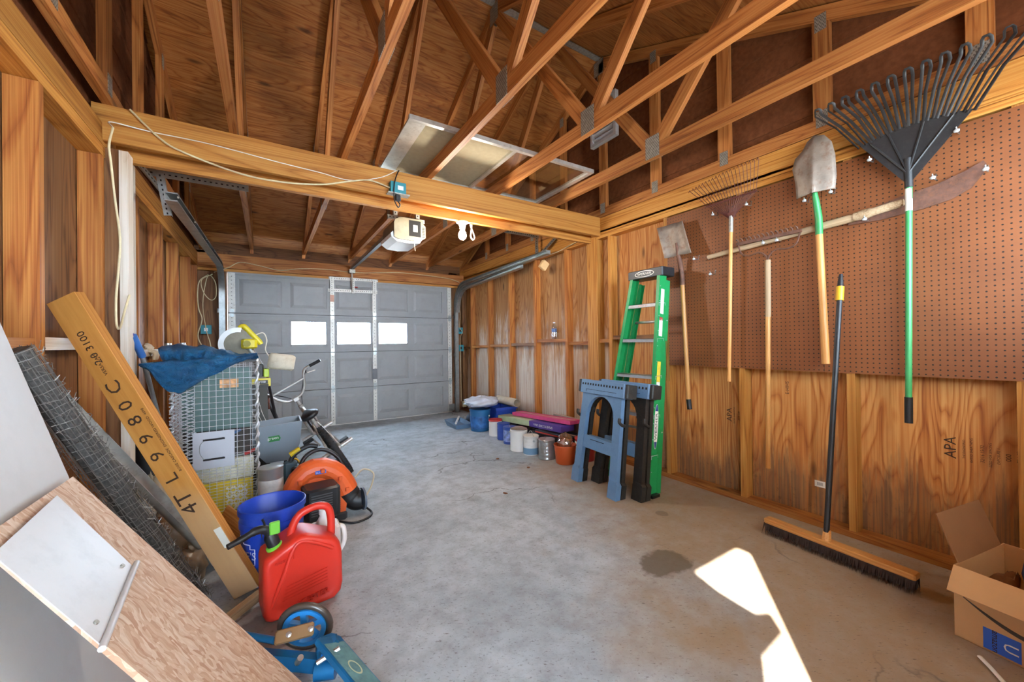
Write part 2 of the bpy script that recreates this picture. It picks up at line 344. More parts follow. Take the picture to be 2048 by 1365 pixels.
# ---------------------------------------------------------------- near wall (behind the camera) with its doorway, a window added for sky light, shade roof added outside
wn=struct('wall_front')
def npanel(x0,x1,z0,z1): obj('plywood_panel',MB().box(x0,x1,YN-.05,YN,z0,z1).mesh('plywood_panel',M_ply),wn)
npanel(XL-.1,-.66,0,2.5); npanel(.17,.85,0,2.5); npanel(.85,2.75,0,1.3); npanel(.85,2.75,2.15,2.5); npanel(2.75,XR+.1,0,2.5); npanel(-.66,.17,2.03,2.5)
tag(MB().prism([(-1.3,0),(-.28,0),(-.22,1.51),(-.185,1.586),(-.01,1.60),(-.03,1.69),(-.11,1.72),(-.33,1.94),(-.55,2.21),(-.70,2.4),(-1.3,2.4)],.02,frame((0,-.60,0),(1,0,0),(0,-1,0))).build('sun_blocker_board',M_ply),'unseen board added at the doorway to shape the floor sun patch','plywood')  # unseen board added to block the sun; its outline shapes the floor patch
struct('roof_shingles',MB().prism([(YN-.4,0),(2.8,1.518),(6.5,0),(6.5,.03),(2.8,1.55),(YN-.4,.03)],4.6,frame((3.45,0,2.512),(0,1,0),(-1,0,0))).mesh('roof_shingles',plain('grey_shingle','#5a5652',.9))) if False else None
pr=struct('added_shade_roof',MB().box(-.45,4.6,-3.4,-.56,2.46,2.54).mesh('added_shade_roof',M_doorw))  # unseen roof added to keep direct sun out of the window
# ---------------------------------------------------------------- roof deck
ceil=struct('ceiling')
SL=.46; AN=math.atan(SL); YC=2.8; Z0=ZB+.105
def roofz(y): return Z0+SL*((y-YN+.05) if y<YC else (2*YC-YN+.05-y))
for side in (1,-1):
    d=V(0,-side*math.cos(AN),math.sin(AN)); y0=YC+side*(YC-YN+.25); o=V(0,y0,roofz(y0) if side>0 else roofz(y0))
    Ls=(YC-YN+.25)/math.cos(AN)-.02
    rows=[0,.35,1.57,2.79,Ls] if True else []
    for r in range(4):
        cols=[-1.1,-.158,2.28,3.3] if r%2 else [-1.1,1.062,3.3]
        for c in range(len(cols)-1):
            x0,x1=cols[c]+.0015,cols[c+1]-.0015
            F=frame(o+V(x0,0,0),(1,0,0),V(0,side*math.sin(AN),math.cos(AN)))
            # frame Y runs up or down the slope
            yy=F.to_3x3()@V(0,1,0); sg=1 if yy.dot(d)>0 else -1
            a,b=sorted((sg*(rows[r]+.0015),sg*(rows[r+1]-.0015)))
            obj('plywood_panel',MB().box(0,x1-x0,a,b,0,.0125).mesh('plywood_panel',M_plyroof),ceil,F)
obj('ridge_strip',MB().box(-1.1,3.3,YC-.03,YC+.03,roofz(YC)-.03,roofz(YC)-.02).mesh('ridge_strip',M_plate),ceil)
# ---------------------------------------------------------------- trusses
def truss(x,label,gable=0):
    t=thing('roof_truss',label,'truss',(x,YC,ZB),group='roof trusses')
    H=3.3; w_=.089; tt=.038
    def top(y): return .10+SL*(H+.05-abs(y))-.05      # centre line of the top chord at local y
    board('bottom_chord',(0,-H,.0445),(0,H,.0445),w_,tt,(0,0,1),M_truss,t)
    for s in (1,-1):
        board('top_chord',(0,s*(H+.2),top(H+.2)-.005),(0,0,top(0)-.005),w_,tt,(0,0,1),M_truss,t)
    def plate(y,z,a=.10,b=.13,rot=0):
        for sx in (-1,1):
            o=obj('nail_plate',MB().box(-.0012,.0012,-a/2,a/2,-b/2,b/2).mesh('nail_plate',M_tooth),t,T(sx*(tt/2+.0014),y,z)@RX(rot))
    if not gable:
        for s in (1,-1):
            board('web',(0,s*1.06,.10),(0,s*.05,top(0)-.12),w_,tt*.98,(0,1,0),M_truss,t)
            board('web',(0,s*1.14,.10),(0,s*1.70,top(1.7)-.06),w_,tt*.98,(0,1,0),M_truss,t)
            plate(s*1.10,.075,.11,.15); plate(s*1.70,top(1.7)-.03,.10,.10)
        plate(0,top(0)-.06,.13,.15)
    else:
        for k,y in enumerate((-2.475,-1.855,-1.255,-.65,-.03,.59,1.2,1.81,2.42)):
            board('gable_stud',(0,y,.089),(0,y,top(y)-.04),w_,tt*.98,(0,1,0),M_truss,t)
            plate(y,.085,.06,.10); plate(y,top(y)-.06,.06,.10)
        plate(0,top(0)-.06,.13,.15)
    return t
for k,(x,l) in enumerate(((-.69,'gable truss with upright studs over the left wall'),(-.158,'truss nearest the left wall with bare wooden webs'),(.453,'truss second from the left wall, above the coiled beam cables'),(1.062,'truss crossing the left half of the metal screen'),(1.67,'truss crossing the right half of the metal screen'),(2.28,'truss running just inside the pegboard wall'),(2.905,'gable truss with upright studs over the pegboard wall'))):
    truss(x,l,k in (0,6))
# gable siding boards
for x,wn_ in ((XR+.06,wr),(XL-.06,wl)):
    z=ZB-.02
    while z<4.06:
        hw=max(0,(roofz(YC)-z+.02)/SL); s_=1 if x>0 else -1
        if hw>.1: obj('siding_board',MB().prism([(YC-hw,0),(YC+hw,0),(YC+max(0,hw-.19/SL),.19),(YC-max(.0,hw-.19/SL),.19)],.012,frame((x,0,z),(0,1,0),(1,0,0) )@RX(s_*2.5)).mesh('siding_board',M_fiber),wn_)
        z+=.185
# ---------------------------------------------------------------- cross beam
hb=thing('cross_beam','large double beam spanning the garage under the trusses','beam',(0,2.81,2.25))
board('beam_board',(XL-.04,.019,.095),(XR+.12,.019,.095),.19,.038,(0,0,1),M_beam,hb)
board('beam_board',(XL+.02,.15,.05),(XR-.001,.15,.05),.19,.038,(0,0,1),M_beam,hb)
board('beam_soffit',(XL+.02,.085,.08),(XR-.001,.085,.08),.025,.09,(0,0,1),M_beam,hb)

# outer cladding: keeps daylight out of the joints
M_clad=plain('outer_cladding','#b9b2a4',.8,var=.1)
for side in (1,-1):
    ye=YC+side*(YC-YN+.3); a=math.atan(SL)
    F=frame((1.1,YC,roofz(YC)+.02),(1,0,0),V(0,side*math.sin(a),math.cos(a))); yy=(F.to_3x3()@V(0,1,0)).y; L_=(YC-YN+.35)/math.cos(a)
    y0,y1=(0,L_) if yy*side>0 else (-L_,0)
    obj('shingle_layer',MB().box(-2.3,2.3,y0,y1,.0,.02).mesh('shingle_layer',plain('grey_shingle','#5a5652',.9)),ceil,F)
for x in (XR+.125,XL-.125):
    w_=wr if x>0 else wl
    MB().prism([(YN-.1,-.02),(6.3,-.02),(6.3,2.45),(YC,roofz(YC)+.02),(YN-.1,2.45)],.01,frame((x,0,0),(0,1,0),(1,0,0))).build('outer_cladding',M_clad,w_)
for x0,x1 in ((XL-.13,-.40),(2.66,XR+.13)): MB().box(x0,x1,6.24,6.25,-.02,2.5).build('outer_cladding',M_clad,wf)
MB().box(XL-.13,XR+.13,6.24,6.25,2.13,2.6).build('outer_cladding',M_clad,wf)
# ---------------------------------------------------------------- garage door
gd=thing('garage_door','grey panelled sectional overhead door with three bright window panes','garage door',(0,YF,0))
DX0,DX1=-.416,2.672; SH=2.134/4
COL=[(-.30,.174),(.275,.735),(.858,1.352),(1.447,1.915),(2.015,2.507)]
M_pane=glass('door_pane','#ffffff',.05,.04)
for r in range(4):
    z0=r*SH+(.003 if r else .012); z1=(r+1)*SH-.003; pz0,pz1=z0+(.085 if r else .10),z1-.085
    wz0,wz1=1.178,1.508
    win=(r==2); m=MB()
    if not win: m.box(DX0,DX1,.012,.045,z0,z1)
    else:
        xs=[DX0]+[c for k in (1,2,3) for c in (COL[k][0]+.012,COL[k][1]-.012)]+[DX1]
        for i in range(0,len(xs),2): m.box(xs[i],xs[i+1],.012,.045,z0,z1)
        for k in (1,2,3): m.box(COL[k][0]+.012,COL[k][1]-.012,.012,.045,z0,wz0).box(COL[k][0]+.012,COL[k][1]-.012,.012,.045,wz1,z1)
    # rails and stiles of the embossing
    m.box(DX0,DX1,0,.012,z0,pz0).box(DX0,DX1,0,.012,pz1,z1)
    bx=[DX0]+[c for p in COL for c in p]+[DX1]
    for i in range(0,len(bx),2): m.box(bx[i],bx[i+1],0,.012,pz0,pz1)
    m.box(DX0,DX1,-.010,0,z0,z0+.016).box(DX0,DX1,-.014,0,z1-.030,z1)
    ds=m.build('door_section',M_door,gd)
    if r: MB().box(DX0,DX1,.02,.044,z0-.008,z0+.001).build('joint_light_stop',M_dark,ds)  # dark strip added behind the section gap to stop daylight
    for k,(a,b) in enumerate(COL):
        if win and k in (1,2,3):
            fr=MB()
            for q in ((a-.014,a+.014,pz0-.01,pz1+.01),(b-.014,b+.014,pz0-.01,pz1+.01),(a,b,pz0-.012,wz0+.006),(a,b,wz1-.006,pz1+.012)): fr.box(q[0],q[1],-.006,.012,q[2],q[3])
            fr.build('window_frame',M_door,ds); MB().box(a+.01,b-.01,.024,.028,wz0,wz1).build('pane',M_pane,ds)
        else:
            R=lambda e,y:[(a+e,y,pz0+e),(b-e,y,pz0+e),(b-e,y,pz1-e),(a+e,y,pz1-e)]
            MB().loft([R(.001,.012),R(.006,.0118),R(.045,.002)]).build('raised_panel',M_door,ds)
def slots(x,z0,z1,w,step=.045,vert=True):
    m=MB(); k=z0
    while k<z1:
        m.box(x-.004,x+.004,-.0005,.0005,k-.004,k+.004); k+=step
    return m
for r in range(4):
    z0=r*SH+.012; z1=(r+1)*SH-.012
    for x,w_ in ((.805,.055),(1.395,.055),(-.375,.075),(2.632,.07)):
        st=MB().box(x-w_/2,x+w_/2,-.022,-.009,z0,z1).build('stile',M_doorw,gd)
        m=MB(); k=z0+.06
        while k<z1-.03: m.box(x-.004,x+.004,-.0232,-.0222,k-.004,k+.004); k+=.05
        m.build('slot_holes',M_dark,st)
for r in range(1,4):
    for x in (.805,1.395,-.375,2.632):
        h=MB().prism([(-.022,-.05),(.022,-.05),(.022,-.01),(.012,.0),(.022,.01),(.022,.05),(-.022,.05),(-.022,.01),(-.012,0),(-.022,-.01)],.004,frame((x,-.024,r*SH),(1,0,0),(0,-1,0)))
        h.cyl((x-.035,-.03,r*SH),(x+.035,-.03,r*SH),.006,8); h.build('hinge',M_galv,gd,40)
# operator bracket of perforated angle
def perf(p,q,w_,parent,m=M_doorw,name='perforated_angle',nrm=(0,-1,0)):
    F=frame(p,Vector(q)-Vector(p),nrm); L=(Vector(q)-Vector(p)).length
    b=obj(name,MB().box(0,L,-w_/2,w_/2,-.0015,.0015).box(0,L,w_/2-.002,w_/2,-w_*.8,.0015).mesh(name,m),parent,F)
    h=MB(); k=.02
    while k<L-.01: h.box(k-.006,k+.006,-.004,.004,.0016,.0022); k+=.03
    h.build('slot_holes',M_dark,b); return b
perf((.76,-.035,2.14),(1.45,-.035,2.155),.045,gd); perf((.75,-.035,1.965),(1.44,-.035,1.975),.045,gd)
for x in (.80,1.40): perf((x,-.04,1.94),(x,-.04,2.165),.05,gd)
perf((1.09,-.045,1.94),(1.09,-.045,2.16),.04,gd)
MB().box(1.11,1.15,-.06,-.045,2.02,2.035).build('release_tag',plain('red_tag','#b3302a',.5),gd)
MB().box(.78,.83,-.0245,-.0225,1.80,1.90).build('warning_label',plain('salmon_label','#d9a58c',.6),gd)
MB().box(1.36,1.43,-.0245,-.0225,.64,.80,).build('tape_strip',plain('grey_tape','#77777a',.6),gd)
MB().box(DX0,DX1,-.004,.05,0,.018).build('bottom_seal',M_doorw,gd)
MB().box(2.60,2.70,-.035,-.024,.02,.14).build('bottom_bracket',M_galv,gd)
# ---------------------------------------------------------------- tracks
def cprof(path,parent,name,m,sx):
    """C-shaped rail swept along a path in a Y-Z plane; sx: side the mouth faces"""
    a,b=.026,.03; pr=[(-b,-a),(b,-a),(b,-a+.008),(-b+.005,-a+.006),(-b+.005,a-.006),(b,a-.008),(b,a),(-b,a)]
    P=[Vector(p) for p in path]; rings=[]
    for i,p in enumerate(P):
        t=(P[min(i+1,len(P)-1)]-P[max(i-1,0)]).normalized(); n=V(1,0,0).cross(t)
        rings.append([tuple(p+V(sx*u,0,0)+n*v) for u,v in pr])
    return MB().loft(rings).build(name,m,parent,30)
def track(x,zend,yend,label,sx,double):
    t=thing('door_track',label,'door track',(x,YF-.08,0))
    pth=[(0,0,0),(0,0,1.0),(0,0,1.80)]
    for k in range(1,9):
        a=k*PI/16; pth.append((0,-.36*(1-math.cos(a)),1.80+.36*math.sin(a)))
    zz=2.16; pth+= [(0,yend,zend)]
    cprof(pth,t,'rail',M_galv,sx)
    if double:
        p2=[(sx*.005,-.06,1.70),(sx*.005,-.10,1.85)]+[(sx*.005,-.1-.34*(1-math.cos(k*PI/16)),1.80+.28*math.sin(k*PI/16)) for k in range(2,9)]+[(sx*.005,yend+.55,zend-.065)]
        cprof(p2,t,'rail',M_galv,sx)
    for z in (.25,.95,1.6): MB().box(-.03-.02*(sx>0),.03+.02*(sx<0),.02,.06,z,z+.05).build('wall_bracket',M_galv,t)
    for k in range(5):
        y=-.5+(yend+.5)*k/4; z=2.16+(zend-2.16)*(k/4)
        MB().cyl((sx*.03,y,z),(sx*.037,y,z),.008,8).build('bolt',M_plate,t)
    return t
tL=track(-.47,2.06,-3.05,'galvanised door rail running along the left wall',1,False)
tR=track(2.73,2.205,-2.56,'galvanised door rail running along the right wall',-1,True)
perf((-.16,-2.75,2.285),(.37,-2.75,2.285),.045,tL,M_galv,'hanger_angle'); perf((-.10,-2.76,2.29),(-.06,-2.76,2.02),.04,tL,M_galv,'hanger_angle'); perf((-.16,-2.90,2.27),(-.02,-2.45,2.10),.04,tL,M_galv,'hanger_angle',(1,0,0))
perf((-.43,-2.30,2.455),(.06,-2.30,2.455),.045,tR,M_galv,'hanger_angle'); perf((.02,-2.31,2.47),(.02,-2.31,2.20),.045,tR,M_galv,'hanger_angle'); perf((.05,-2.30,2.21),(.12,-2.65,2.44),.04,tR,M_galv,'hanger_angle',(-1,0,0))
# light wooden block hanging at the end of the right rail
tag(MB().cb(-.045,.045,-.03,.03,-.05,.05,.008,T(2.76,3.60,2.08)@RY(30)@RX(12)).build('remote_block',plain('tan_block','#d9b07a',.6,var=.15)),'small tan block stuck at the end of the right door rail','block')
# ---------------------------------------------------------------- door opener
op=thing('door_opener','dusty garage door opener with white light lens behind the cross beam','door opener',(1.06,3.32,2.12))
M_beige=plain('beige_housing','#847a62',.5,var=.1,dirt='#5c5240',da=.4); M_lens=plain('white_lens','#e9ebee',.35,var=.04)
prof=[(-.13,-.02),(-.10,-.035),(.05,-.04),(.12,-.02),(.15,.0),(.15,.10),(.13,.12),(.13,.155),(-.07,.155),(-.12,.13),(-.13,.10)]
MB().loft([[(x,y,z) for x,z in prof] for y in (.0,.36)]).build('housing',plain('brown_housing','#8a7a68',.5,var=.12),op)
ec=MB().loft([[(x,y,z) for x,z in prof] for y in (-.012,-.001)]).build('end_cover',M_beige,op)
MB().box(.0,.105,-.014,-.012,.0,.14).build('dark_panel',M_dark,ec); MB().box(.035,.075,-.018,-.014,.04,.10).build('terminal_strip',M_plate,ec)
vt=MB()
for k in range(7): vt.box(.118,.140,-.0135,-.012,.0+k*.014,.006+k*.014)
vt.build('vent_slots',M_dark,ec)
MB().loft([[(x,y,z) for x,z in ((-.155,.01),(-.15,-.02),(-.10,-.055),(.0,-.062),(.10,-.05),(.12,-.02),(.05,-.04),(-.10,-.035),(-.13,-.02),(-.135,.03))] for y in (.005,.35)]).build('light_lens',M_lens,op,30)
MB().tube([(.04,-.014,-.03),(.045,-.02,-.09),(.05,-.02,-.13)],.0025,5).build('pull_string',M_cable,op)
op_r=MB().box(-.018,.018,.34,2.70,.16,.195).build('drive_rail',M_galv,op)
MB().box(-.02,.02,.34,2.70,.15,.158).build('drive_chain',M_black,op)
MB().box(-.04,.04,2.62,2.72,.10,.15).build('trolley',M_plate,op)
MB().cyl((0,2.66,.10),(.02,2.74,-.16),.010,8).build('door_arm',M_doorw,op)
for x in (-.10,.10): perf((x,.05,.155),(x,.05,.30),.035,op,M_plate,'hanger_angle')
perf((-.17,.04,.16),(.16,.04,.16),.035,op,M_plate,'hanger_angle')
# outlet box on the beam
ob=thing('outlet_box','teal outlet box with hanging black plug on the cross beam','outlet box',(.81,2.808,2.26))
MB().box(-.055,.055,-.05,0,0,.08).build('box',M_teal,ob); MB().box(-.075,.08,-.06,.0,-.008,-.001).build('cover_plate',M_plate,ob); MB().box(-.005,.035,-.0515,-.05,.025,.055).build('paper_label',M_lens,ob)
MB().cb(-.02,.02,-.045,-.012,-.05,-.009,.006).build('plug',M_black,ob)
MB().tube(spline([(0,-.028,-.05),(.015,-.03,-.075),(0,-.03,-.095),(-.03,-.045,-.05),(-.035,-.062,.02),(-.025,-.055,.09),(.005,-.03,.165),(.02,.0,.185)]),.0045,6).build('cord',M_black,ob,60)
# ---------------------------------------------------------------- bulb under the beam
lb=thing('light_bulb','lit white bulb in a porcelain socket under the cross beam','light bulb',(1.41,2.965,2.135))
M_porc=plain('white_porcelain','#efeee9',.3,var=.03)
MB().lathe([(.05,.07),(.052,.062),(.034,.052),(.026,.03),(.024,.012)],18).build('socket',M_porc,lb,40)
MB().lathe([(.002,-.083),(.018,-.079),(.030,-.064),(.034,-.045),(.030,-.025),(.018,-.003),(.015,.012)],18).build('bulb',emis('bulb_glow','#fff6ea',BULB),lb,40)
MB().tube(spline([(.075,.0,.06),(.09,.0,.02),(.115,.0,-.045),(.10,.0,-.07),(.08,.0,-.045),(.085,.0,.01),(.09,0,.06)]),.006,8).build('cable_loop',M_cablew,lb,60)
# ---------------------------------------------------------------- cables
def cable(pts,r,m,label,name='cable',n=6): return tag(MB().tube(spline(pts,n),r,6).build(name,m,None,60),label,'cable')
cable([(-.602,2.795,2.436),(-.484,2.795,2.315),(-.379,2.795,2.262),(-.127,2.80,2.205),(.078,2.80,2.20),(.304,2.797,2.23),(.49,2.795,2.290),(.62,2.795,2.325),(.757,2.79,2.30)],.0055,M_cable,'thick cream cable sagging along the cross beam to the outlet box')
cable([(-.62,2.60,2.24),(-.66,2.74,2.325),(-.524,2.803,2.344),(-.267,2.803,2.345),(.08,2.803,2.322),(.305,2.803,2.311),(.49,2.803,2.30),(.691,2.803,2.363),(.816,2.80,2.443)],.003,M_cablew,'thin white wire stapled along the cross beam')
cable([(-.62,2.60,2.24),(-.62,2.542,2.13),(-.62,2.568,2.046),(-.62,2.621,1.895),(-.62,2.693,1.716),(-.62,2.66,1.55),(-.62,2.624,1.406),(-.62,2.629,1.284),(-.62,2.682,1.273),(-.62,2.765,1.368),(-.61,2.80,1.45)],.005,M_cable,'cream cable hanging in a loop beside the whitewashed left post')
cable([(-.55,6.03,2.10),(-.409,6.04,2.17),(-.28,6.04,2.252),(-.093,6.04,2.232),(.158,6.04,2.19),(.394,6.04,2.232),(.705,6.04,2.254),(1.175,6.04,2.246),(1.769,6.04,2.299),(2.176,6.04,2.294),(2.60,6.04,2.27),(2.80,6.03,2.22)],.006,M_cable,'cream cable draped along the header above the garage door')
cable([(2.87,3.02,2.285),(2.86,3.25,2.25),(2.86,3.528,2.22),(2.86,4.04,2.235),(2.86,4.67,2.25),(2.86,5.44,2.24),(2.83,5.95,2.22)],.005,M_cable,'cream cable running along the right top plate above the door rail')
cable([(-.60,5.98,2.06),(-.68,5.95,1.97),(-.70,5.95,1.80),(-.69,5.95,1.63),(-.66,5.95,1.5),(-.70,5.95,1.30),(-.64,5.95,1.12),(-.63,5.95,.98)],.006,M_cable,'long cream cable drooping left of the garage door to the teal box')
cable([(-.56,6.0,2.07),(-.66,5.94,1.98),(-.64,5.93,1.83),(-.57,5.93,1.74),(-.52,5.93,1.80),(-.53,5.93,1.97),(-.60,5.93,2.03),(-.65,5.94,1.7),(-.62,5.94,1.38),(-.58,5.94,1.2),(-.56,5.95,.98)],.005,M_cable,'coiled cream cable tied in the far left corner')
cable([(2.80,6.02,2.20),(2.79,6.02,1.92),(2.75,6.02,1.86),(2.80,6.02,1.70),(2.79,6.02,1.45),(2.84,6.02,1.36),(2.80,6.02,1.24),(2.80,6.02,.6),(2.80,6.02,.18)],.0045,M_cable,'cream cable dropping down right of the garage door')
for x,z,l,n in ((-.623,1.38,'teal electrical box in the far left corner beside the door rail',5.95),(2.80,1.39,'upper teal electrical box right of the garage door',6.02),(2.81,1.09,'lower teal electrical box right of the garage door',6.02)):
    b=thing('junction_box',l,'electrical box',(x,n,z),group='teal wall boxes')
    MB().box(-.05,.05,0,.07,-.055,.055).build('box',M_teal,b); MB().box(-.018,.018,-.003,0,-.02,.02).build('paper_label' if x<0 else 'switch',M_lens if x<0 else M_black,b)
tag(MB().box(2.83,2.89,6.0,6.05,.08,.17).build('sensor_box',plain('cream_plastic','#d8c9a0',.5)),'small cream sensor box low beside the door rail','sensor')
# ---------------------------------------------------------------- aluminium storm screen lying on the trusses
M_alu=plain('worn_aluminium','#d2d2cc',.35,.7,var=.12,scale=14,dirt='#a8a294',da=.6)
ss=thing('storm_screen','long aluminium framed storm screen lying across the truss chords','screen',(1.49,2.645,ZB+.0895),RZ(-1.0))
for a in ((-.75,.75,-.40,-.372),(-.75,.75,.372,.40),(-.67,-.64,-.375,.375),(.715,.75,-.375,.375),(.0,.03,-.375,.375)): MB().box(a[0],a[1],a[2],a[3],0,.028).build('frame_rail',M_alu,ss)
MB().box(-.75,-.67,-.375,.375,.0,.012).build('side_flange',M_alu,ss)
s=NT('insect_mesh'); tr=s.N('BsdfTransparent'); df=s.N('BsdfDiffuse',ins={0:C('#b9ac8e')}); mx=s.N('MixShader',ins={0:s.math('MULTIPLY_ADD',s.noise(s.coord(),30,3),.25,.62),1:tr.outputs[0],2:df.outputs[0]}); s.l.new(mx.outputs[0],s.n['Material Output'].inputs[0])
MB().box(-.64,.0,-.372,.372,.016,.018).build('mesh_panel',s.m,ss); MB().box(.03,.715,-.372,.372,.014,.017).build('glass_pane',glass('storm_pane','#e8e2da',.08,.10),ss)
# gable vent
gv=thing('gable_vent','white louvred vent set in the right gable','vent',(XR+.005,2.72,3.39))
M_vent=plain('white_metal_vent','#d5d8d8',.4,.3)
for a in ((-.17,.17,.19,.22),(-.17,.17,-.22,-.19),(-.17,-.14,-.19,.19),(.14,.17,-.19,.19)): MB().box(-.045,.0,a[0],a[1],a[2],a[3]).build('frame_rail',M_vent,gv)
for k in range(7): MB().box(-.025,.025,-.14,.14,-.002,.002,T(-.02,0,-.16+k*.053)@RY(35)).build('louvre',M_vent,gv)
# ================================================================ right wall tools
def wb(mb,name,m,parent,smooth=None,solid=0.):      # mesh given in world coordinates, child of parent
    return mb.build(name,m,parent,smooth,WM_(parent).inverted(),solid)
def rod(name,p,q,r,m,parent,r2=None,n=12,pts=None):
    """round bar from p to q in world coordinates, grain along it"""
    F=frame(p,Vector(q)-Vector(p),(0,0,1) if abs((Vector(q)-Vector(p)).normalized().z)<.9 else (1,0,0)); L=(Vector(q)-Vector(p)).length
    rr=pts or [(0,r),(L,r2 or r)]
    mb=MB().loft([[(x,a*math.cos(2*PI*j/n),a*math.sin(2*PI*j/n)) for j in range(n)] for x,a in rr])
    return mb.build(name,m,parent,50,WM_(parent).inverted()@F)
M_hand=wood('ash_handle','#a8682c','#c98a48','#dba763',rings=4,across=16,along=.5,knots=False,rough=.4)
M_hand2=wood('grey_handle','#7d6248','#a58a68','#bda584',rings=4,across=16,along=.5,knots=False,rough=.7)
M_rust=plain('rusty_steel','#6b4a3c',.7,.3,var=.3,scale=25,dirt='#8d5a3a',da=.6,bs=.3)
M_rustr=plain('dark_red_rusty_wire','#5e2f28',.6,.3,var=.25,scale=25,dirt='#8a5a40',da=.5)
M_shov=plain('worn_shovel_steel','#9a8d80',.55,.5,var=.25,scale=12,dirt='#7d5238',da=.7,bs=.3)
M_grn=plain('green_paint','#2f8a4c',.4,var=.1,dirt='#8a8458',da=.3)
M_grnh=plain('green_fibreglass_handle','#3f9a58',.4,var=.06)
M_lab=plain('white_paper','#e6e2d6',.6,var=.04)
M_blk=plain('black_rake_plastic','#232324',.5,var=.2,scale=20,dirt='#4a4640',da=.3)
XP=XR-.007          # pegboard face
# black leaf rake
lr=thing('leaf_rake','big black plastic leaf rake with green handle hanging on the wall','rake',(2.84,.575,.725))
rod('handle',(2.842,.575,.78),(2.842,.558,2.02),.0135,M_grnh,lr); rod('grip',(2.842,.575,.725),(2.842,.574,.86),.0165,M_black,lr); rod('paper_label',(2.842,.561,1.83),(2.842,.560,1.945),.0142,M_lab,lr)
arc=[]
for k in range(13):
    a=k/12; arc.append((.746-(.746-.338)*a,2.243+.03*math.sin(PI*a)))
poly=[(.575,1.985)]+arc+[(.54,1.985)]
F=frame((2.828,0,0),(0,1,0),(1,0,0))
fpl=wb(MB().prism(poly,.006,F),'fan_plate',M_blk,lr); rb=MB()
for y0,z0 in ((.70,2.235),(.63,2.255),(.50,2.26),(.40,2.245)): rb.tube([(2.824,.558,2.02),(2.826,y0,z0)],.005,6)
wb(rb,'rib',M_blk,fpl); rod('socket',(2.838,.558,1.95),(2.832,.558,2.10),.017,M_blk,lr)
for k in range(13):
    a=k/12; yb=.74-(.74-.345)*a; zb=2.243+.03*math.sin(PI*a); yt=.93-(.93-.165)*a; zt=2.535+.012*math.sin(PI*a)
    d=.0155; x=2.828
    wb(MB().tube([(x,yb+.012,zb-.01),(x-.008,(yb+yt)/2+.012,(zb+zt)/2),(x-.012,yt+d,zt-.03),(x-.022,yt+d*.9,zt-.006),(x-.034,yt+d*.5,zt),(x-.034,yt-d*.5,zt),(x-.022,yt-d*.9,zt-.006),(x-.012,yt-d,zt-.03),(x-.008,(yb+yt)/2-.008,(zb+zt)/2),(x,yb-.010,zb-.01)],.0075,5,flat=.6),'tine',M_blk,lr,60)
# round-point shovel
sh=thing('round_shovel','round point shovel with amber wooden handle hanging blade up','shovel',(2.84,.923,1.02))
out=[(-.095,.0),(-.10,.10),(-.115,.19),(-.10,.25),(-.06,.285),(-.035,.33),(.0,.352),(.05,.335),(.085,.28),(.10,.20),(.105,.08),(.098,.0)]
def blade(u,v):
    i=v*11; k=min(int(i),10); f=i-k; px=out[k][0]*(1-f)+out[k+1][0]*f; pz=out[k][1]*(1-f)+out[k+1][1]*f
    cx,cz=0,.0; x=cx+(px-cx)*u; z=cz+(pz-cz)*u
    return (2.79+.03*u*u-.012*math.exp(-((x/.02)**2))*(1 if z<.2 else .3),.955-x,2.045+z)
wb(MB().sheet(blade,6,44),'blade',M_shov,sh,50,.004)
wb(MB().tube([(2.80,.955,2.16),(2.805,.955,2.07),(2.825,.950,1.98),(2.84,.946,1.90),(2.842,.945,1.80)],[.009,.013,.018,.020,.020],10),'socket',M_grn,sh,60)
rod('handle',(2.842,.945,1.80),(2.842,.923,1.02),.0185,M_hand,sh,.021)
# brush axe on a long pole
ba=thing('brush_axe','long wooden pole with a curved rusty brush blade hung nearly level','brush axe',(2.85,1.66,1.80))
wb(MB().prism([(.82,1.842),(.73,1.895),(.60,1.925),(.47,1.945),(.37,1.978),(.318,2.005),(.308,1.985),(.318,1.945),(.355,1.888),(.42,1.853),(.52,1.835),(.68,1.823),(.82,1.83)],.004,frame((2.862,0,0),(0,1,0),(1,0,0))),'blade',M_rust,ba)
rod('pole',(2.857,1.66,1.806),(2.853,.76,1.868),.017,M_hand2,ba,.024)
wb(MB().loft([[(2.845+.02*math.cos(2*PI*j/10),y,z+.03*h*math.sin(2*PI*j/10)) for j in range(10)] for y,z,h in ((.79,1.866,.8),(.74,1.869,1.),(.70,1.873,.75),(.60,1.885,.72),(.585,1.888,.55))]),'blade_seat',M_hand2,ba,50)
# small rusty fan rake
fr=thing('fan_rake','small rusty wire fan rake with thin wooden handle','rake',(2.84,1.496,.87))
rod('handle',(2.842,1.496,.87),(2.842,1.466,1.96),.0125,M_hand,fr); rod('ferrule',(2.842,1.466,1.945),(2.842,1.463,2.06),.0145,M_plate,fr)
for k in range(20):
    a=k/19; yb=1.632-(1.632-1.291)*a; yt=1.752-(1.752-1.262)*a; zt=2.335+.055*a+.012*math.sin(PI*a)
    wb(MB().tube([(2.842,1.463,2.03),(2.838,1.463+(yb-1.463)*.35,2.09),(2.832,yb,2.178),(2.826,yb+(yt-yb)*.5,(2.178+zt)/2),(2.815,yt,zt-.012),(2.80,yt,zt),(2.786,yt,zt-.022)],.0022,4),'tine',M_rustr,fr,60)
wb(MB().tube([(2.830,1.640,2.177),(2.830,1.283,2.180)],.0055,6),'cross_bar',M_rustr,fr)
wb(MB().prism([(1.475,2.05),(1.45,2.05),(1.435,2.085),(1.49,2.085)],.003,frame((2.832,0,0),(0,1,0),(1,0,0))),'hub_plate',M_rustr,fr)
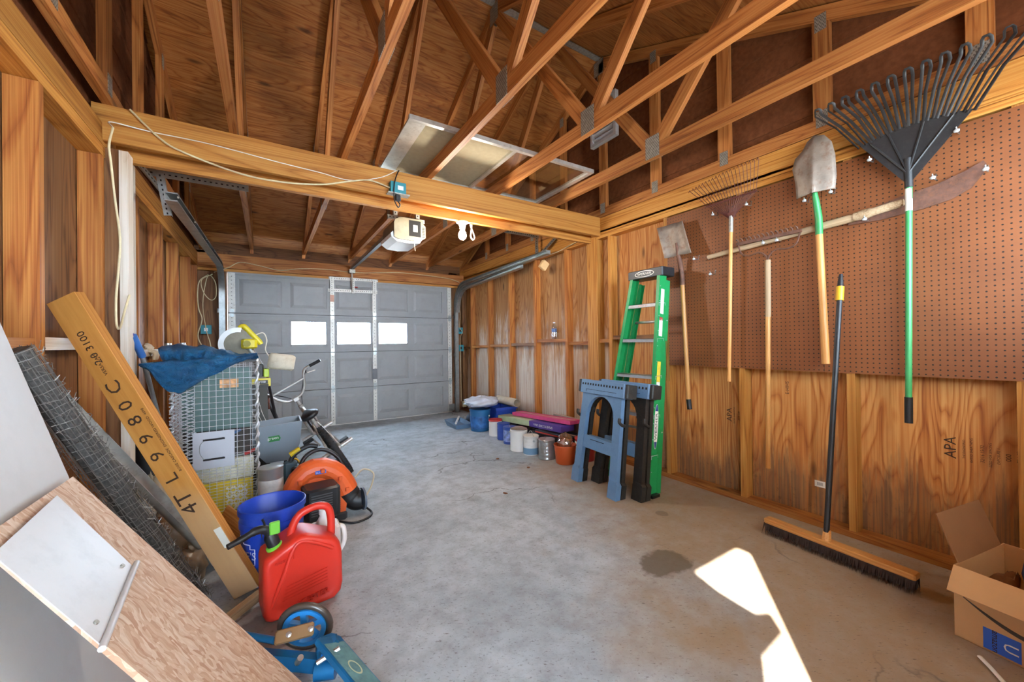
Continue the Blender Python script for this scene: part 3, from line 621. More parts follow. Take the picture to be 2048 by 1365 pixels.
# square shovel
sq=thing('square_shovel','flat square shovel with long pale handle hung by the ladder','shovel',(2.84,1.82,.62))
def sqb(u,v):
    y=2.065-.235*u-.085*(1-v); z=1.85+.275*v; e=abs(u-.5)*2
    return (2.80+.02*v-.03*e**3-.012*math.exp(-(((u-.5)/.09)**2))*(1-v),y,z+.01*(1-e))
wb(MB().sheet(sqb,14,6),'blade',M_shov,sq,50,.004)
wb(MB().tube([(2.79,1.885,1.96),(2.80,1.876,1.87),(2.82,1.872,1.80),(2.838,1.870,1.70),(2.84,1.869,1.62)],[.008,.014,.019,.019,.019],10),'socket',M_rust,sq,60)
rod('handle',(2.84,1.869,1.62),(2.842,1.83,.69),.017,M_hand,sq); rod('grip',(2.842,1.831,.70),(2.842,1.822,.62),.0195,M_black,sq)
# bow rake
br=thing('bow_rake','iron bow rake with weathered grey handle hanging tines inward','rake',(2.84,1.247,.31))
rod('handle',(2.842,1.247,.31),(2.842,1.230,1.70),.014,M_hand,br,.0165); rod('worn_sleeve',(2.842,1.2335,1.32),(2.842,1.230,1.70),.0172,M_hand2,br,.0175)
bow=spline([(2.842,1.23,1.70),(2.842,1.245,1.735),(2.842,1.285,1.762),(2.842,1.345,1.752),(2.842,1.395,1.775),(2.842,1.418,1.845)],4)
wb(MB().tube(bow,.0055,6),'bow_arm',M_rust,br,60); wb(MB().tube([(p.x,2*1.23-p.y,p.z) for p in bow],.0055,6),'bow_arm',M_rust,br,60)
wb(MB().box(2.832,2.85,1.035,1.425,1.838,1.858),'head_bar',M_rust,br)
for k in range(14):
    y=1.055+k*.0275; wb(MB().tube([(2.84,y,1.85),(2.83,y,1.872),(2.80,y,1.878)],[.006,.005,.003],5),'tine',M_rust,br,60)
for o in (lr,sh,fr,br): o.location.x-=.024
# pegboard hooks
M_clear=plain('clear_plastic_cap','#b9bcbc',.15,0,var=.3,scale=90,spec=.8)
hk=[(1.587,2.111,'left under the small rusty rake'),(1.35,2.112,'right under the small rusty rake'),(1.742,1.81,'beside the square shovel neck'),(1.613,1.672,'bare below the brush axe pole'),(1.249,1.822,'left under the bow rake bar'),(1.168,1.822,'right under the bow rake bar'),(1.012,2.03,'under the left shoulder of the round shovel'),(.881,2.04,'under the right shoulder of the round shovel'),(.707,2.158,'left of the black leaf rake fan'),(.391,2.168,'right of the black leaf rake fan'),(.732,1.838,'under the brush axe wooden seat'),(.472,1.972,'bare above the curved blade'),(.305,1.95,'at the tip of the curved blade')]
for y,z,l in hk:
    h=thing('peg_hook','small wire peg hook with clear cap, '+l,'hook',(XP,y,z),group='pegboard hooks')
    MB().tube([(0,0,.03),(-.012,0,.025),(-.014,0,-.004),(-.055,0,-.008),(-.075,0,-.006),(-.082,0,.012)],.0025,6).build('wire',M_galv,h,60)
    MB().ell((-.078,0,-.006),.009,.012,.010,8,5).build('cap',M_clear,h,60)
# plywood stamps, barcode label
M_ink=plain('black_stamp_ink','#3a2416',.8,var=.2)
def wtext(s,size,y,z,x,m,parent,rot=0,name='stencil_text',sx=1.): return text(s,size,frame((x,y,z),(0,-1,0),(-1,0,0))@RZ(rot),m,parent,name,sx=sx)
for s_,sz,y,z,r in (('APA',.055,.79+.79,.60,90),('RATED SHEATHING',.014,1.545,.60,90),('24/0 3/8',.02,1.51,.60,90),('EXPOSURE 1',.014,1.485,.60,90),('APA',.06,.455,.60,90),('THE ENGINEERED',.012,.41,.60,90),('RATED SHEATHING',.014,.385,.60,90),('32/16 15/32',.018,.35,.59,90),('SIZED FOR SPACING',.013,.325,.59,90),('EXPOSURE 1',.014,.30,.59,90),('000',.024,.27,.59,90),('PS 1-83',.018,.24,.60,90),('E-HIHS',.03,1.19,.84,90)):
    wtext(s_,sz,y,z,XR+.0905,M_ink,wr,r)
bc=thing('barcode_label','white barcode sticker low on the plywood','sticker',(XR+.0905,1.016,.24))
bcp=MB().box(-.0008,0,-.028,.028,-.02,.02).build('paper',M_lab,bc)
for k in range(9): MB().box(-.0012,-.0008,-.015+k*.0035,-.0135+k*.0035,-.010,.010).build('bar',M_ink,bcp)
# ================================================================ push broom
pb=thing('push_broom','wide push broom with black handle standing against the pegboard','broom',(2.52,.84,0))
bd=V(-.06,-.655,0).normalized(); c0=V(2.555,1.145,0)
F=frame(c0,bd,(0,0,1)); L=.66
def wbM(mb,name,m,parent,F,smooth=None): return mb.build(name,m,parent,smooth,WM_(parent).inverted()@F)
wbM(MB().cb(0,L,-.03,.03,.062,.09,.006),'head_block',M_hand,pb,F)
hb_=MB()
hb_.box(.006,L-.006,-.022,.022,.018,.064)
for k in range(150):
    x=.004+k*(L-.008)/149
    for j in range(5):
        y=-.024+j*.012; sx_=random.uniform(-.01,.01); sy=(y)*1.0+random.uniform(-.006,.006); 
        hb_.add([(x-.0032,y-.003,.064),(x+.0032,y-.003,.064),(x,y+.004,.064),(x+sx_,y+sy,.001)],[(0,1,3),(1,2,3),(2,0,3)])
hb_=wbM(hb_,'bristles',plain('dark_bristles','#33241f',.85,var=.3,scale=40),pb,F); hb_['kind']='stuff'
wb(MB().cyl((2.523,.838,.085),(2.537,.838,.14),.022,8,.018),'collar',M_hand,pb)
rod('handle',(2.528,.838,.13),(2.735,.826,1.42),.0135,M_black,pb); rod('yellow_sleeve',(2.728,.8265,1.385),(2.741,.8255,1.465),.019,plain('yellow_plastic','#d9a41c',.45),pb); rod('tip',(2.741,.8255,1.465),(2.752,.825,1.535),.015,M_black,pb,.009)
# ================================================================ stepladder
ld=thing('stepladder','green fibreglass stepladder folded and leaning on the right wall','ladder',(2.42,2.1,0))
M_lg=plain('ladder_green','#148a48',.45,var=.06,scale=20,dirt='#3aa468',da=.2); M_al=plain('step_aluminium','#c9cbcc',.35,.8,var=.08,scale=30)
def channel(p,q,w_,d_,t,parent,m,face,name):
    """C-channel rail from p to q; web normal = face side along local Y; flanges along local Z depth"""
    F=frame(p,Vector(q)-Vector(p),(1,0,0)); L=(Vector(q)-Vector(p)).length; s=face
    prof=[(0,-d_/2),(0,d_/2),(s*w_,d_/2),(s*w_,d_/2-t),(s*t,d_/2-t),(s*t,-d_/2+t),(s*w_,-d_/2+t),(s*w_,-d_/2)]
    return wbM(MB().loft([[(x,u,v) for u,v in prof] for x in (0,L)]),name,m,parent,F)
FR0,FR1=V(2.430,1.87,.0),V(2.675,1.925,1.70); FL0,FL1=V(2.430,2.405,0.0),V(2.675,2.22,1.70)
nr=channel(FR0,FR1,.028,.085,.004,ld,M_lg,-1,'front_rail'); channel(FL0,FL1,.028,.085,.004,ld,M_lg,1,'front_rail')
RR0,RR1=V(2.52,1.885,.0),V(2.75,1.935,1.66); RL0,RL1=V(2.52,2.39,.0),V(2.75,2.205,1.66)
channel(RR0,RR1,.025,.05,.004,ld,M_lg,-1,'rear_rail'); channel(RL0,RL1,.025,.05,.004,ld,M_lg,1,'rear_rail')
for z in (.3,.6,.9,1.19,1.475):
    a=FR0.lerp(FR1,z/1.7); b=FL0.lerp(FL1,z/1.7); F=frame(a+V(0,-.002,0),b-a,(0,0,1)); Ls=(b-a).length
    st=wbM(MB().box(0,Ls,-.04,.04,-.004,.0).box(0,Ls,.036,.04,-.028,0).box(0,Ls,-.04,-.036,-.022,0),'step',M_al,ld,F)
    if z>1.4: wbM(MB().box(Ls*.35,Ls*.62,.0405,.041,-.022,-.008),'step_label',plain('red_white_label','#c9b0a8',.5,var=.4,scale=90),ld,F)
for z in (.45,1.33):
    a=RR0.lerp(RR1,z/1.66); b=RL0.lerp(RL1,z/1.66); wb(MB().tube([a+V(.01,0,0),b+V(.01,0,0)],.011,8),'rear_brace',M_al,ld,50)
F=frame(FR1+V(.03,-.025,-.01),(FL1-FR1),(0,0,1)); Lc=(FL1-FR1).length+.05
cp=wbM(MB().cb(0,Lc,-.085,.075,0,.072,.008),'top_cap',M_black,ld,F)
# oval logo on the front of the cap
def oval(a,b,t,M,n=28): return MB().prism([(a*math.cos(2*PI*k/n),b*math.sin(2*PI*k/n)) for k in range(n)],t,M)
FC=F@frame((Lc/2,.0755,.036),(-1,0,0),(0,1,0))
wbM(oval(.095,.026,.001,Matrix()),'logo_oval',M_lab,cp,FC); wbM(oval(.088,.021,.0004,T(0,0,.001)),'logo_field',M_black,cp,FC)
text('WERNER',.03,WM_(cp).inverted()@FC@T(0,0,.0018),M_lab,cp,sx=1.15)
# stickers and logo on the outer face of the near rail
e=(FR1-FR0).normalized(); nrm=V(0,-1,0.02); FS=frame(FR0,e,nrm)     # X up the rail, Z out of the web
up=FS
def stick(x0,x1,y0,y1,m,name='sticker'): wbM(MB().box(x0,x1,y0,y1,.0005,.0015),name,m,nr,FS)
stick(1.40,1.60,-.022,.018,M_lab); stick(1.22,1.36,-.018,.022,M_lab); stick(1.345,1.37,-.018,.022,plain('red_strip','#b8342c',.5)); stick(.86,1.02,-.02,.02,plain('yellow_sticker','#e0bf3a',.5,var=.2,scale=60)); stick(.79,.86,-.02,.02,M_lab)
M_nav=plain('navy_ink','#232f7a',.5)
FO=FS@T(.52,.0,.001); wbM(oval(.17,.024,.0008,Matrix()),'logo_oval',M_lab,nr,FO); wbM(oval(.166,.021,.0004,T(0,0,.0008)),'logo_field',M_nav,nr,FO); wbM(MB().box(-.115,.115,-.0185,.0185,.0012,.0015),'logo_band',M_lab,nr,FO)
text('WERNER',.034,WM_(nr).inverted()@FO@T(0,0,.0018),M_black,nr,sx=1.5)
for k in range(14):
    wbM(MB().cyl((.12*k+.06,.030,.0),(.12*k+.06,.030,.003),.004,6),'rivet',M_al,nr,FS)
for a in (FR0,FL0): wb(MB().box(a.x-.04,a.x+.045,a.y-.032,a.y+.032,.0,.02),'rubber_foot',M_black,ld)
for dy in (0,.022): wb(MB().box(2.60,2.606,1.862+dy-.03,1.868+dy-.03,.86,1.17),'spreader_bar',plain('brass_bar','#8d7436',.4,.6),ld)
# ================================================================ sawhorses
M_shb=plain('blue_grey_plastic','#5f7f9f',.45,var=.06,scale=15,dirt='#4c6680',da=.3); M_shk=plain('sawhorse_black','#26231f',.5,var=.15,scale=20,dirt='#4a4238',da=.4)
def sawhorse(M,label,mf=M_shb):
    t=thing('sawhorse',label,'sawhorse',M=M,group='folded plastic sawhorses')
    W=.56; Ht=.86
    def panel(y0,th,mleg,mtop,nm):
        # legs (tapering), cross bar and arch corners in the X-Z plane, thickness along Y
        P=lambda poly,n,m,a=0,b=th: MB().prism(poly,b-a,frame((0,y0+b,0),(1,0,0),(0,-1,0))).build(n,m,t)
        P([(.02,0),(.10,0),(.125,Ht-.10),(.05,Ht-.10)],nm+'_leg',mleg); P([(W-.02,0),(W-.10,0),(W-.125,Ht-.10),(W-.05,Ht-.10)],nm+'_leg',mleg)
        P([(.06,.30),(W-.06,.30),(W-.065,.40),(.065,.40)],nm+'_cross_bar',mtop,.004,th-.004)
        arch=[(.115,Ht-.10)]+[(.28-.155*math.cos(a),Ht-.27+.145*math.sin(a)) for a in [k*PI/12 for k in range(13)]]+[(W-.115,Ht-.10)]
        P(arch,nm+'_arch',mleg)
        for x in (.01,W-.105): P([(x,0),(x+.095,0),(x+.097,.11),(x+.075,.13),(x+.02,.13),(x+.002,.11)],nm+'_foot',mleg,-.006,th+.004)
    panel(0,.035,mf,M_shb,'front'); panel(.052,.035,M_shk,M_shb,'rear')
    b=MB().cb(.02,W-.02,-.012,.095,Ht-.115,Ht,.008); tb_=b.build('top_beam',M_shb,t)
    MB().cb(W-.02,W+.015,-.008,.091,Ht-.11,Ht-.004,.008).build('beam_end',M_shk,t); MB().cb(-.015,.02,-.008,.091,Ht-.11,Ht-.004,.008).build('beam_end',M_shk,t)
    n=MB()
    for k in range(15): n.box(.045+k*.033,.060+k*.033,-.0135,-.012,Ht-.045,Ht-.028)
    n.build('top_slots',M_dark,tb_)
    gm=MB().box(.10,.46,-.0135,-.012,Ht-.082,Ht-.079).box(.10,.103,-.0135,-.012,Ht-.10,Ht-.079); gm.build('seam',M_dark,tb_)
    gs=MB().box(.20,.36,-.002,.003,.375,.378).build('bar_seam',M_dark,t)
    for x in (.03,W-.03): MB().tube(spline([(x,.04,.545),(x,.01,.55),(x,-.02,.57),(x,-.02,.60)]),.012,8).build('saddle_hook',M_shk,t,60)
    MB().tube([(.45,.05,.30),(.42,.06,.10)],.012,8).build('brace',M_shk,t,60)
    return t
BM=frame((2.185,2.51,0),(-.045,-.52,0),(0,0,1))
sawhorse(BM@RX(-8.3),'blue grey folded sawhorse standing in front of the other sawhorse')
sawhorse(frame((2.30,2.39,0),(-.03,-.52,0),(0,0,1))@RX(-8.3),'folded sawhorse with black legs wedged between sawhorse and ladder',M_shk)
# ================================================================ paint cans, buckets and flooring boxes along the right wall
M_tin=plain('silver_tin','#b9bbb9',.3,.8,var=.08,scale=20); M_wht=plain('white_can_paint','#dcdad4',.45,var=.05,scale=15,dirt='#a8a49a',da=.35)
M_blu=plain('blue_can','#2b4a9a',.4,var=.1); M_wp=plain('white_plastic','#e2e0da',.45,var=.04)
def bail(parent,r,z,h,ang=0,m=M_tin):
    pts=[(r*math.cos(a)*1.02,0,z+h*math.sin(a)) for a in [k*PI/10 for k in range(11)]]
    MB().tube(pts,.0025,6).build('wire_handle',m,parent,60,RZ(ang))
    for s in (1,-1): MB().cyl((s*(r-.001),0,z),(s*(r+.007),0,z),.011,8).build('handle_ear',m,parent,None,RZ(ang))
def can(x,y,r,h,m,label,lid=M_tin,ridges=True,handle=None,band=None,name='paint_can'):
    c=thing(name,label,'paint can',(x,y,0),group='cans beside the right wall')
    pr=[(r*.97,0),(r,.004),(r,.010),(r*.985,.014)]
    if ridges: 
        for k in range(5): zz=.03+k*(h-.06)/4; pr+=[(r*.985,zz-.006),(r*.965,zz),(r*.985,zz+.006)]
    pr+=[(r*.985,h-.014),(r*1.01,h-.01),(r*1.01,h-.002),(r*.99,h)]
    MB().lathe(pr,28).build('body',m,c,35)
    MB().lathe([(r*.93,h-.008),(r*.93,h-.003),(r*.86,h-.001),(r*.80,h-.006)],28).build('lid',lid,c,35)
    if band: MB().lathe([(r*.992,band[0]),(r*.992,band[1])],28,caps=False).build('printed_label',band[2],c,60)
    if handle is not None: bail(c,r,h-.045,handle[0],handle[1])
    return c
can(2.375,3.09,.084,.195,M_tin,'silver paint can next to the orange bucket',handle=(.06,30),band=(.14,.175,M_tin))
c=can(2.335,3.305,.082,.195,M_wht,'white ribbed paint can between silver can and white bucket',handle=(.09,75))
MB().lathe([(.0835,.01),(.0835,.075)],28,caps=False).build('blue_corner',plain('steel_blue_label','#6d93b0',.5),c,60)
c=can(2.31,3.50,.095,.225,M_wp,'white round plastic tub with silver lid beside the cans',ridges=False,name='plastic_tub'); MB().lathe([(.088,.22),(.092,.235),(.05,.25),(.03,.25)],24).build('crumpled_top',M_tin,c,30)
can(2.385,3.80,.078,.195,M_blu,'blue paint can with white label front of the blue pair',band=(.03,.16,plain('blue_white_label','#7f93c8',.5,var=.6,scale=25)),handle=(.05,60))
can(2.42,4.0,.078,.195,M_blu,'plain blue paint can behind the white labelled one',band=(.06,.11,M_blu))
c=can(2.44,4.23,.085,.195,M_wp,'white tub with red lid among the paint cans',lid=plain('red_lid','#c2332b',.45),name='plastic_tub'); MB().lathe([(.088,.185),(.09,.19),(.088,.203),(.07,.205)],24).build('lid_rim',plain('red_lid2','#b52d27',.45),c,35)
# orange bucket with plastic bags
ob_=thing('orange_bucket','orange plastic bucket with a clear bag inside','bucket',(2.43,2.87,0))
M_or=plain('orange_plastic','#cf5a26',.45,var=.05)
MB().lathe([(.085,0),(.088,.004),(.105,.165),(.109,.168),(.109,.180),(.104,.180),(.101,.17),(.085,.012),(.01,.01)],28).build('shell',M_or,ob_,35)
M_film=glass('clear_film','#f4f4f4',.15,.35)
def crumple(c,rx,ry,rz,m,name,parent,seed,n=22,k=14,amp=.25,z0=0.):
    rnd=random.Random(seed); ph=[(rnd.uniform(2,6),rnd.uniform(2,6),rnd.uniform(0,6.3),rnd.uniform(0,6.3)) for _ in range(5)]
    def f(u,v):
        a=2*PI*u; b=-PI/2*.98+PI*.98*v; d=1+amp*sum(math.sin(p[0]*a*1.0//1*0+round(p[0])*a+p[2])*math.sin(p[1]*b*1.6+p[3]) for p in ph)/3
        z=c[2]+rz*math.sin(b)*d
        return (c[0]+rx*math.cos(b)*math.cos(a)*d,c[1]+ry*math.cos(b)*math.sin(a)*d,max(z,z0))
    return MB().sheet(f,n,k).build(name,m,parent,75)
crumple((0.0,.0,.20),.075,.075,.085,M_film,'clear_bag',ob_,3,z0=.10); MB().cb(-.045,.04,-.03,.03,.05,.225,.01).build('orange_sponge',plain('peach_sponge','#e39a78',.8),ob_)
# red tub and white box behind
rb_=thing('red_tub','red plastic tub half hidden behind the blue sawhorse','tub',(2.655,2.83,0)); MB().lathe([(.085,0),(.09,.005),(.098,.20),(.102,.205),(.102,.22),(.02,.222)],24).build('tub',plain('red_plastic','#b52a2a',.45),rb_,35)
MB().lathe([(.0965,.13),(.1,.19)],24,caps=False).build('white_label',M_lab,rb_,60)
# teal-blue big bucket with bag of plastic
bb=thing('blue_paint_bucket','tall blue paint bucket with pale label and plastic on top','bucket',(2.415,4.60,0))
M_tb=plain('teal_blue_plastic','#1f5f8e',.4,var=.1)
MB().lathe([(.12,0),(.125,.006),(.135,.26),(.142,.262),(.142,.285),(.135,.29),(.02,.29)],28).build('shell',M_tb,bb,35); bail(bb,.14,.20,-.10,-60,M_wp)
MB().lathe([(.1305,.04),(.1355,.20)],28,caps=False).build('printed_label',plain('blue_can_label','#2c5f9a',.5,var=.6,scale=12),bb,60)
bg_=thing('plastic_bag','crumpled clear plastic bag piled on the blue bucket','plastic bag',(2.45,4.62,.306)); crumple((0,0,.07),.24,.20,.075,plain('milky_plastic','#c9d0da',.2,var=.15,scale=9,spec=.7),'film',bg_,5,30,18,.22,.0)
cb_=thing('blue_crate','royal blue plastic crate behind the paint cans','crate',(2.72,4.62,0)); MB().loft([[(-.13,-.18,0),(.13,-.18,0),(.13,.18,0),(-.13,.18,0)],[(-.16,-.21,.30),(.16,-.21,.30),(.16,.21,.30),(-.16,.21,.30)],[(-.15,-.20,.30),(.15,-.20,.30),(.15,.20,.30),(-.15,.20,.30)],[(-.125,-.17,.02),(.125,-.17,.02),(.125,.17,.02),(-.125,.17,.02)]]).build('shell',plain('royal_blue','#2244a0',.45),cb_)
MB().box(-.17,.17,-.22,-.205,.27,.30).build('rim',plain('royal_blue2','#2a4cae',.45),cb_)
gb=thing('grey_bag','slate grey plastic bag slumped at the end of the can row','plastic bag',(2.56,5.02,0)); crumple((0,0,.08),.15,.13,.09,plain('slate_plastic','#5d6e80',.35,var=.25,scale=9),'film',gb,9,26,16,.25,.001); MB().lathe([(.075,-.006),(.08,0),(.075,.006),(.01,.006)],22,T(.06,-.02,.155)@RX(65)).build('grey_disc',plain('grey_disc','#56606b',.5),gb,40)
bp=thing('blue_tray','grey blue paint tray lying by the slate bag','paint tray',(2.26,4.97,0)); MB().loft([[(-.10,-.16,0),(.10,-.16,0),(.10,.16,0),(-.10,.16,0)],[(-.13,-.19,.06),(.13,-.19,.06),(.13,.19,.09),(-.13,.19,.09)],[(-.122,-.18,.06),(.122,-.18,.06),(.122,.18,.09),(-.122,.18,.09)],[(-.09,-.15,.012),(.09,-.15,.012),(.09,.15,.04),(-.09,.15,.04)]]).build('tray',plain('steel_blue_plastic','#64809a',.45),bp); MB().cyl((-.08,-.1,.07),(.06,.1,.12),.015,8).build('roller_handle',M_wp,bp)
# long flooring boxes
def lbox(p0,p1,w_,h,m,label,name='flooring_box',ends=None):
    F=frame(p0,Vector(p1)-Vector(p0),(0,0,1)); L=(Vector(p1)-Vector(p0)).length
    t=thing(name,label,'box',M=F,group='flooring boxes by the wall')
    MB().cb(0,L,-w_/2,w_/2,0,h,.004).build('carton',m,t); MB().box(.0,L,-.012,.012,h,h+.0006).build('packing_tape',plain('tape_film','#b89a7a',.3),t)
    return t,L
M_pk=plain('pink_carton','#d8487e',.5,var=.12,scale=8); M_gw=plain('pale_green_carton','#b9c99c',.5,var=.15,scale=8); M_pu=plain('purple_carton','#5a3f92',.5,var=.08)
M_bk=plain('black_carton','#26272c',.5,var=.2,scale=8)
lbox((2.66,3.66,0),(2.70,3.00,.0),.22,.15,M_bk,'black flooring box at the near end of the stack bottom')
t,L=lbox((2.66,4.36,0.0),(2.66,3.70,0),.18,.148,M_bk,'black flooring box at the far end under the pale green box')
t,L=lbox((2.66,4.38,.151),(2.70,3.14,.215),.19,.065,M_gw,'pale green flooring box with purple printed end'); 
MB().cb(L-.56,L+.002,-.097,.097,-.002,.067,.004).build('purple_end',M_pu,t)
text('SMARTCORE Ultra',.038,frame((L-.30,-.098,.033),(-1,0,0),(0,-1,0))@RZ(0),M_lab,t,sx=1.1)
text('SMARTCORE Ultra',.038,frame((L-.30,.0975,.033),(-1,0,0),(0,1,0)),M_lab,t,sx=1.1)
lbox((2.75,4.20,.232),(2.74,3.06,.300),.15,.04,M_pk,'bright pink flooring box on top of the stack')
t,L=lbox((2.64,3.52,.151),(2.70,2.98,.155),.20,.038,M_bk,'black box with red stripe above the silver can'); MB().box(0,L,-.1015,-.100,.012,.025).box(0,L,.100,.1015,.012,.025).build('red_stripe',plain('red_stripe','#c23a2c',.5),t)
lbox((2.852,3.55,.0),(2.852,3.02,.0),.045,.33,plain('grey_carton','#8a8078',.7),'thin grey carton standing on edge against the studs')
pt=thing('rolled_paper','beige rolled paper behind the pink flooring box','paper roll',(2.82,4.80,.36)); MB().lathe([(.055,0),(.055,.5),(.05,.5),(.05,0)],20,RX(90),caps=False).build('roll',plain('beige_paper','#c9bba4',.8),pt,50)
# water bottle on the blocking
wbt=thing('water_bottle','clear plastic water bottle standing on the wall blocking','bottle',(2.93,3.632,1.21))
M_pet=glass('clear_pet','#eef3f6',.08,.22)
MB().lathe([(.024,0),(.03,.008),(.029,.03),(.031,.05),(.028,.07),(.031,.09),(.031,.13),(.02,.17),(.0125,.18),(.0125,.195)],18).build('shell',M_pet,wbt,40); MB().lathe([(.0315,.085),(.0315,.125)],18,caps=False).build('label',plain('blue_label','#5a78a8',.5,var=.4,scale=50),wbt,50); MB().lathe([(.0145,.19),(.0145,.205),(.004,.206)],14).build('cap',M_wp,wbt,40)
# ================================================================ cardboard box at the right edge
M_card=plain('brown_cardboard','#c69a69',.75,var=.06,scale=6,bs=.05); M_cardin=plain('cardboard_inside','#8d6440',.8,var=.05)
bxM=frame((2.268,.345,0),(-.10,-.50,0),(0,0,1))
cbx=thing('cardboard_box','open brown shipping box with black curved arrow and blue label','box',M=bxM)
BL,BD,BH,th=.46,.42,.275,.004      # local X along the printed side, local Y towards the wall
psd=None
for n,a in (('printed_side',(0,BL,0,th,0,BH)),('rear_side',(0,BL,BD-th,BD,0,BH)),('end_side',(0,th,th,BD-th,0,BH)),('end_side',(BL-th,BL,th,BD-th,0,BH)),('base',(0,BL,0,BD,0,th))): _o=MB().box(*a).build(n,M_card,cbx); psd=_o if n=='printed_side' else psd
MB().box(0,BL,-.10,0,-.004,0,T(0,.0,BH)@RX(56)).build('front_flap',M_card,cbx)
MB().box(0,.004,0,BD*.85,0,.18,T(0,.03,BH)@RY(-20)).build('end_flap',M_cardin,cbx)
MB().box(0,BL,0,.004,0,.17,T(0,BD,BH)@RX(-110)).build('rear_flap',M_cardin,cbx)
# smile arrow (printed curve)
def arcband(n=24):
    top=[];bot=[]
    for k in range(n+1):
        t=k/n; x=.025+.27*t; z=.185-.085*math.sin(PI*(.08+.62*t)); w_=.001+.014*math.sin(PI*min(1,t*.9+.05))
        top.append((x,z+w_*.5)); bot.append((x,z-w_*.5))
    return top+bot[::-1]
MP=frame((0,-.0006,0),(1,0,0),(0,-1,0))
MB().prism(arcband(),.0005,MP).build('printed_arrow',plain('dark_print','#3d352f',.7),psd); MB().prism([(.27,.145),(.305,.16),(.285,.12)],.0005,MP).build('arrow_head',plain('dark_print2','#3d352f',.7),psd)
M_bl=plain('blue_label_paper','#2f62c8',.55,var=.05)
MB().box(.075,.165,-.0012,-.0002,.008,.085).build('blue_label',M_bl,psd)
text('amazon',.026,frame((.105,-.0016,.047),(0,0,-1),(0,-1,0)),M_ink,psd); text('U',.05,frame((.14,-.0016,.045),(0,0,-1),(0,-1,0)),M_lab,psd)
# contents of the box
cn=thing('blue_carton','small blue carton sticking out of the open shipping box','carton',M=bxM@T(.125,.13,.14)@RZ(20)@RY(8)); MB().cb(0,.12,0,.12,0,.17,.003).build('carton',M_bl,cn); MB().box(-.001,.121,-.001,.121,.0,.10).build('sleeve',M_card,cn)
cn=thing('brown_paper','crumpled brown paper inside the open shipping box','paper',M=bxM@T(.085,.25,.01)); crumple((0,0,.10),.075,.08,.11,plain('kraft_paper','#8d6242',.8),'paper_wad',cn,21,18,12,.3,.0)
# white strap on the floor
tag(MB().tube(spline([(2.165,.27,.012),(2.12,.235,.008),(2.06,.20,.008),(1.99,.17,.008),(1.93,.16,.008)]),.008,8,flat=.5).build('white_strap',M_wp,None,60),'white strap lying on the floor in front of the shipping box','strap')
tag(MB().lathe([(.03,0),(.05,.004),(.055,.02),(.05,.03),(.01,.032)],18,T(2.075,.10,0)).build('black_puck',M_black,None,40),'black round rubber puck beside the white strap','puck')
# leaf litter on the floor
for x,y,l in ((1.55,2.55,'dry brown leaf scrap on the floor in mid garage'),(1.95,3.35,'dark crumb on the floor before the white tub'),(2.05,2.95,'dark crumb on the floor before the silver can')):
    tag(MB().prism([(-.02,-.008),(.0,-.014),(.022,-.002),(.012,.012),(-.012,.014)],.004,T(x,y,.001)@RZ(x*300)@RX(4)).build('leaf_scrap',plain('dry_leaf','#7d5436',.9)),l,'leaf')
# ================================================================ left side: leaning sheets
M_osb_=NT('osb'); s=M_osb_; v=s.coord(False)
vr=s.N('VectorMath',operation='MULTIPLY',ins={0:v,1:(16,120,60)}).outputs[0]
vo=s.N('TexVoronoi',ins={'Vector':s.N('VectorMath',operation='ADD',ins={0:vr,1:s.N('VectorMath',operation='SCALE',ins={0:s.N('TexNoise',ins={'Vector':v,'Scale':7.,'Detail':2.}).outputs['Color'],'Scale':14.}).outputs[0]}).outputs[0],'Scale':1.})
sp=s.N('SeparateColor',ins={0:vo.outputs['Color']}); col=s.ramp(sp.outputs[0],[(.05,C('#bf977a')),(.3,C('#cdab8e')),(.7,C('#d8bca3')),(.95,C('#e0cab4'))])
col=s.mix(s.ramp(s.noise(vr,1.2,5,.8),[(.52,(0,0,0,1)),(.7,(.35,.35,.35,1))]),col,C('#a87454'))
M_osb=s.out(col,.7,0.,s.math('ADD',sp.outputs[1],s.noise(vr,1,4)),.35,.002)
M_wpan=plain('white_board','#c9c6c2',.6,var=.04,scale=3,dirt='#a8a39c',da=.2); M_wmet=plain('white_sheet_metal','#d3d3d2',.4,.1,var=.04,scale=5,dirt='#a9a7a4',da=.3)
def slab(pts,th,name,m,parent,local=True):
    """parallelogram slab: pts = corner, corner+u, corner+v"""
    a,b,c=[Vector(p) for p in pts]; u=b-a; vv=c-a; nn=u.cross(vv).normalized()*th
    F=frame(a,u,nn); Fi=F.inverted()
    P=[a,b,b+vv,c]; q=[Fi@p for p in P]+[Fi@(p+nn) for p in P]
    return MB().add(q,[(3,2,1,0),(4,5,6,7),(0,1,5,4),(1,2,6,5),(2,3,7,6),(3,0,4,7)]).build(name,m,parent,None,WM_(parent).inverted()@F)
wbd=thing('white_board','tall white board leaning on the left wall behind the chipboard','board',(-.30,1.5,0))
slab([(-.315,1.78,0),(-.695,1.755,1.38),(-.315,.75,0)],-.012,'sheet',M_wpan,wbd)
osb=thing('osb_sheet','flaky chipboard strip leaning low in the left foreground','osb sheet',(.1,1.3,0))
T1=V(-.5,1.676,.78); B1=V(.136,1.401,0); dW=V(0,-.44,-.0)
slab([B1,T1,B1+dW],.012,'sheet',M_osb,osb); 
wm=thing('white_metal_panel','white sheet metal panel lying on the leaning chipboard','metal panel',(-.3,1.1,.52))
A,B,Cc=V(-.466,1.488,.786),V(-.305,1.40,.592),V(-.288,1.11,.565)
Dd=A+(Cc-B)*1.05+V(-.02,0,.0)
nn=(B-A).cross(Cc-B).normalized(); nn=nn if nn.x>0 else -nn
Fm=frame(A,(B-A),nn); fi=Fm.inverted(); pl=[(fi@p).to_2d() for p in (A,B,Cc,Dd)]
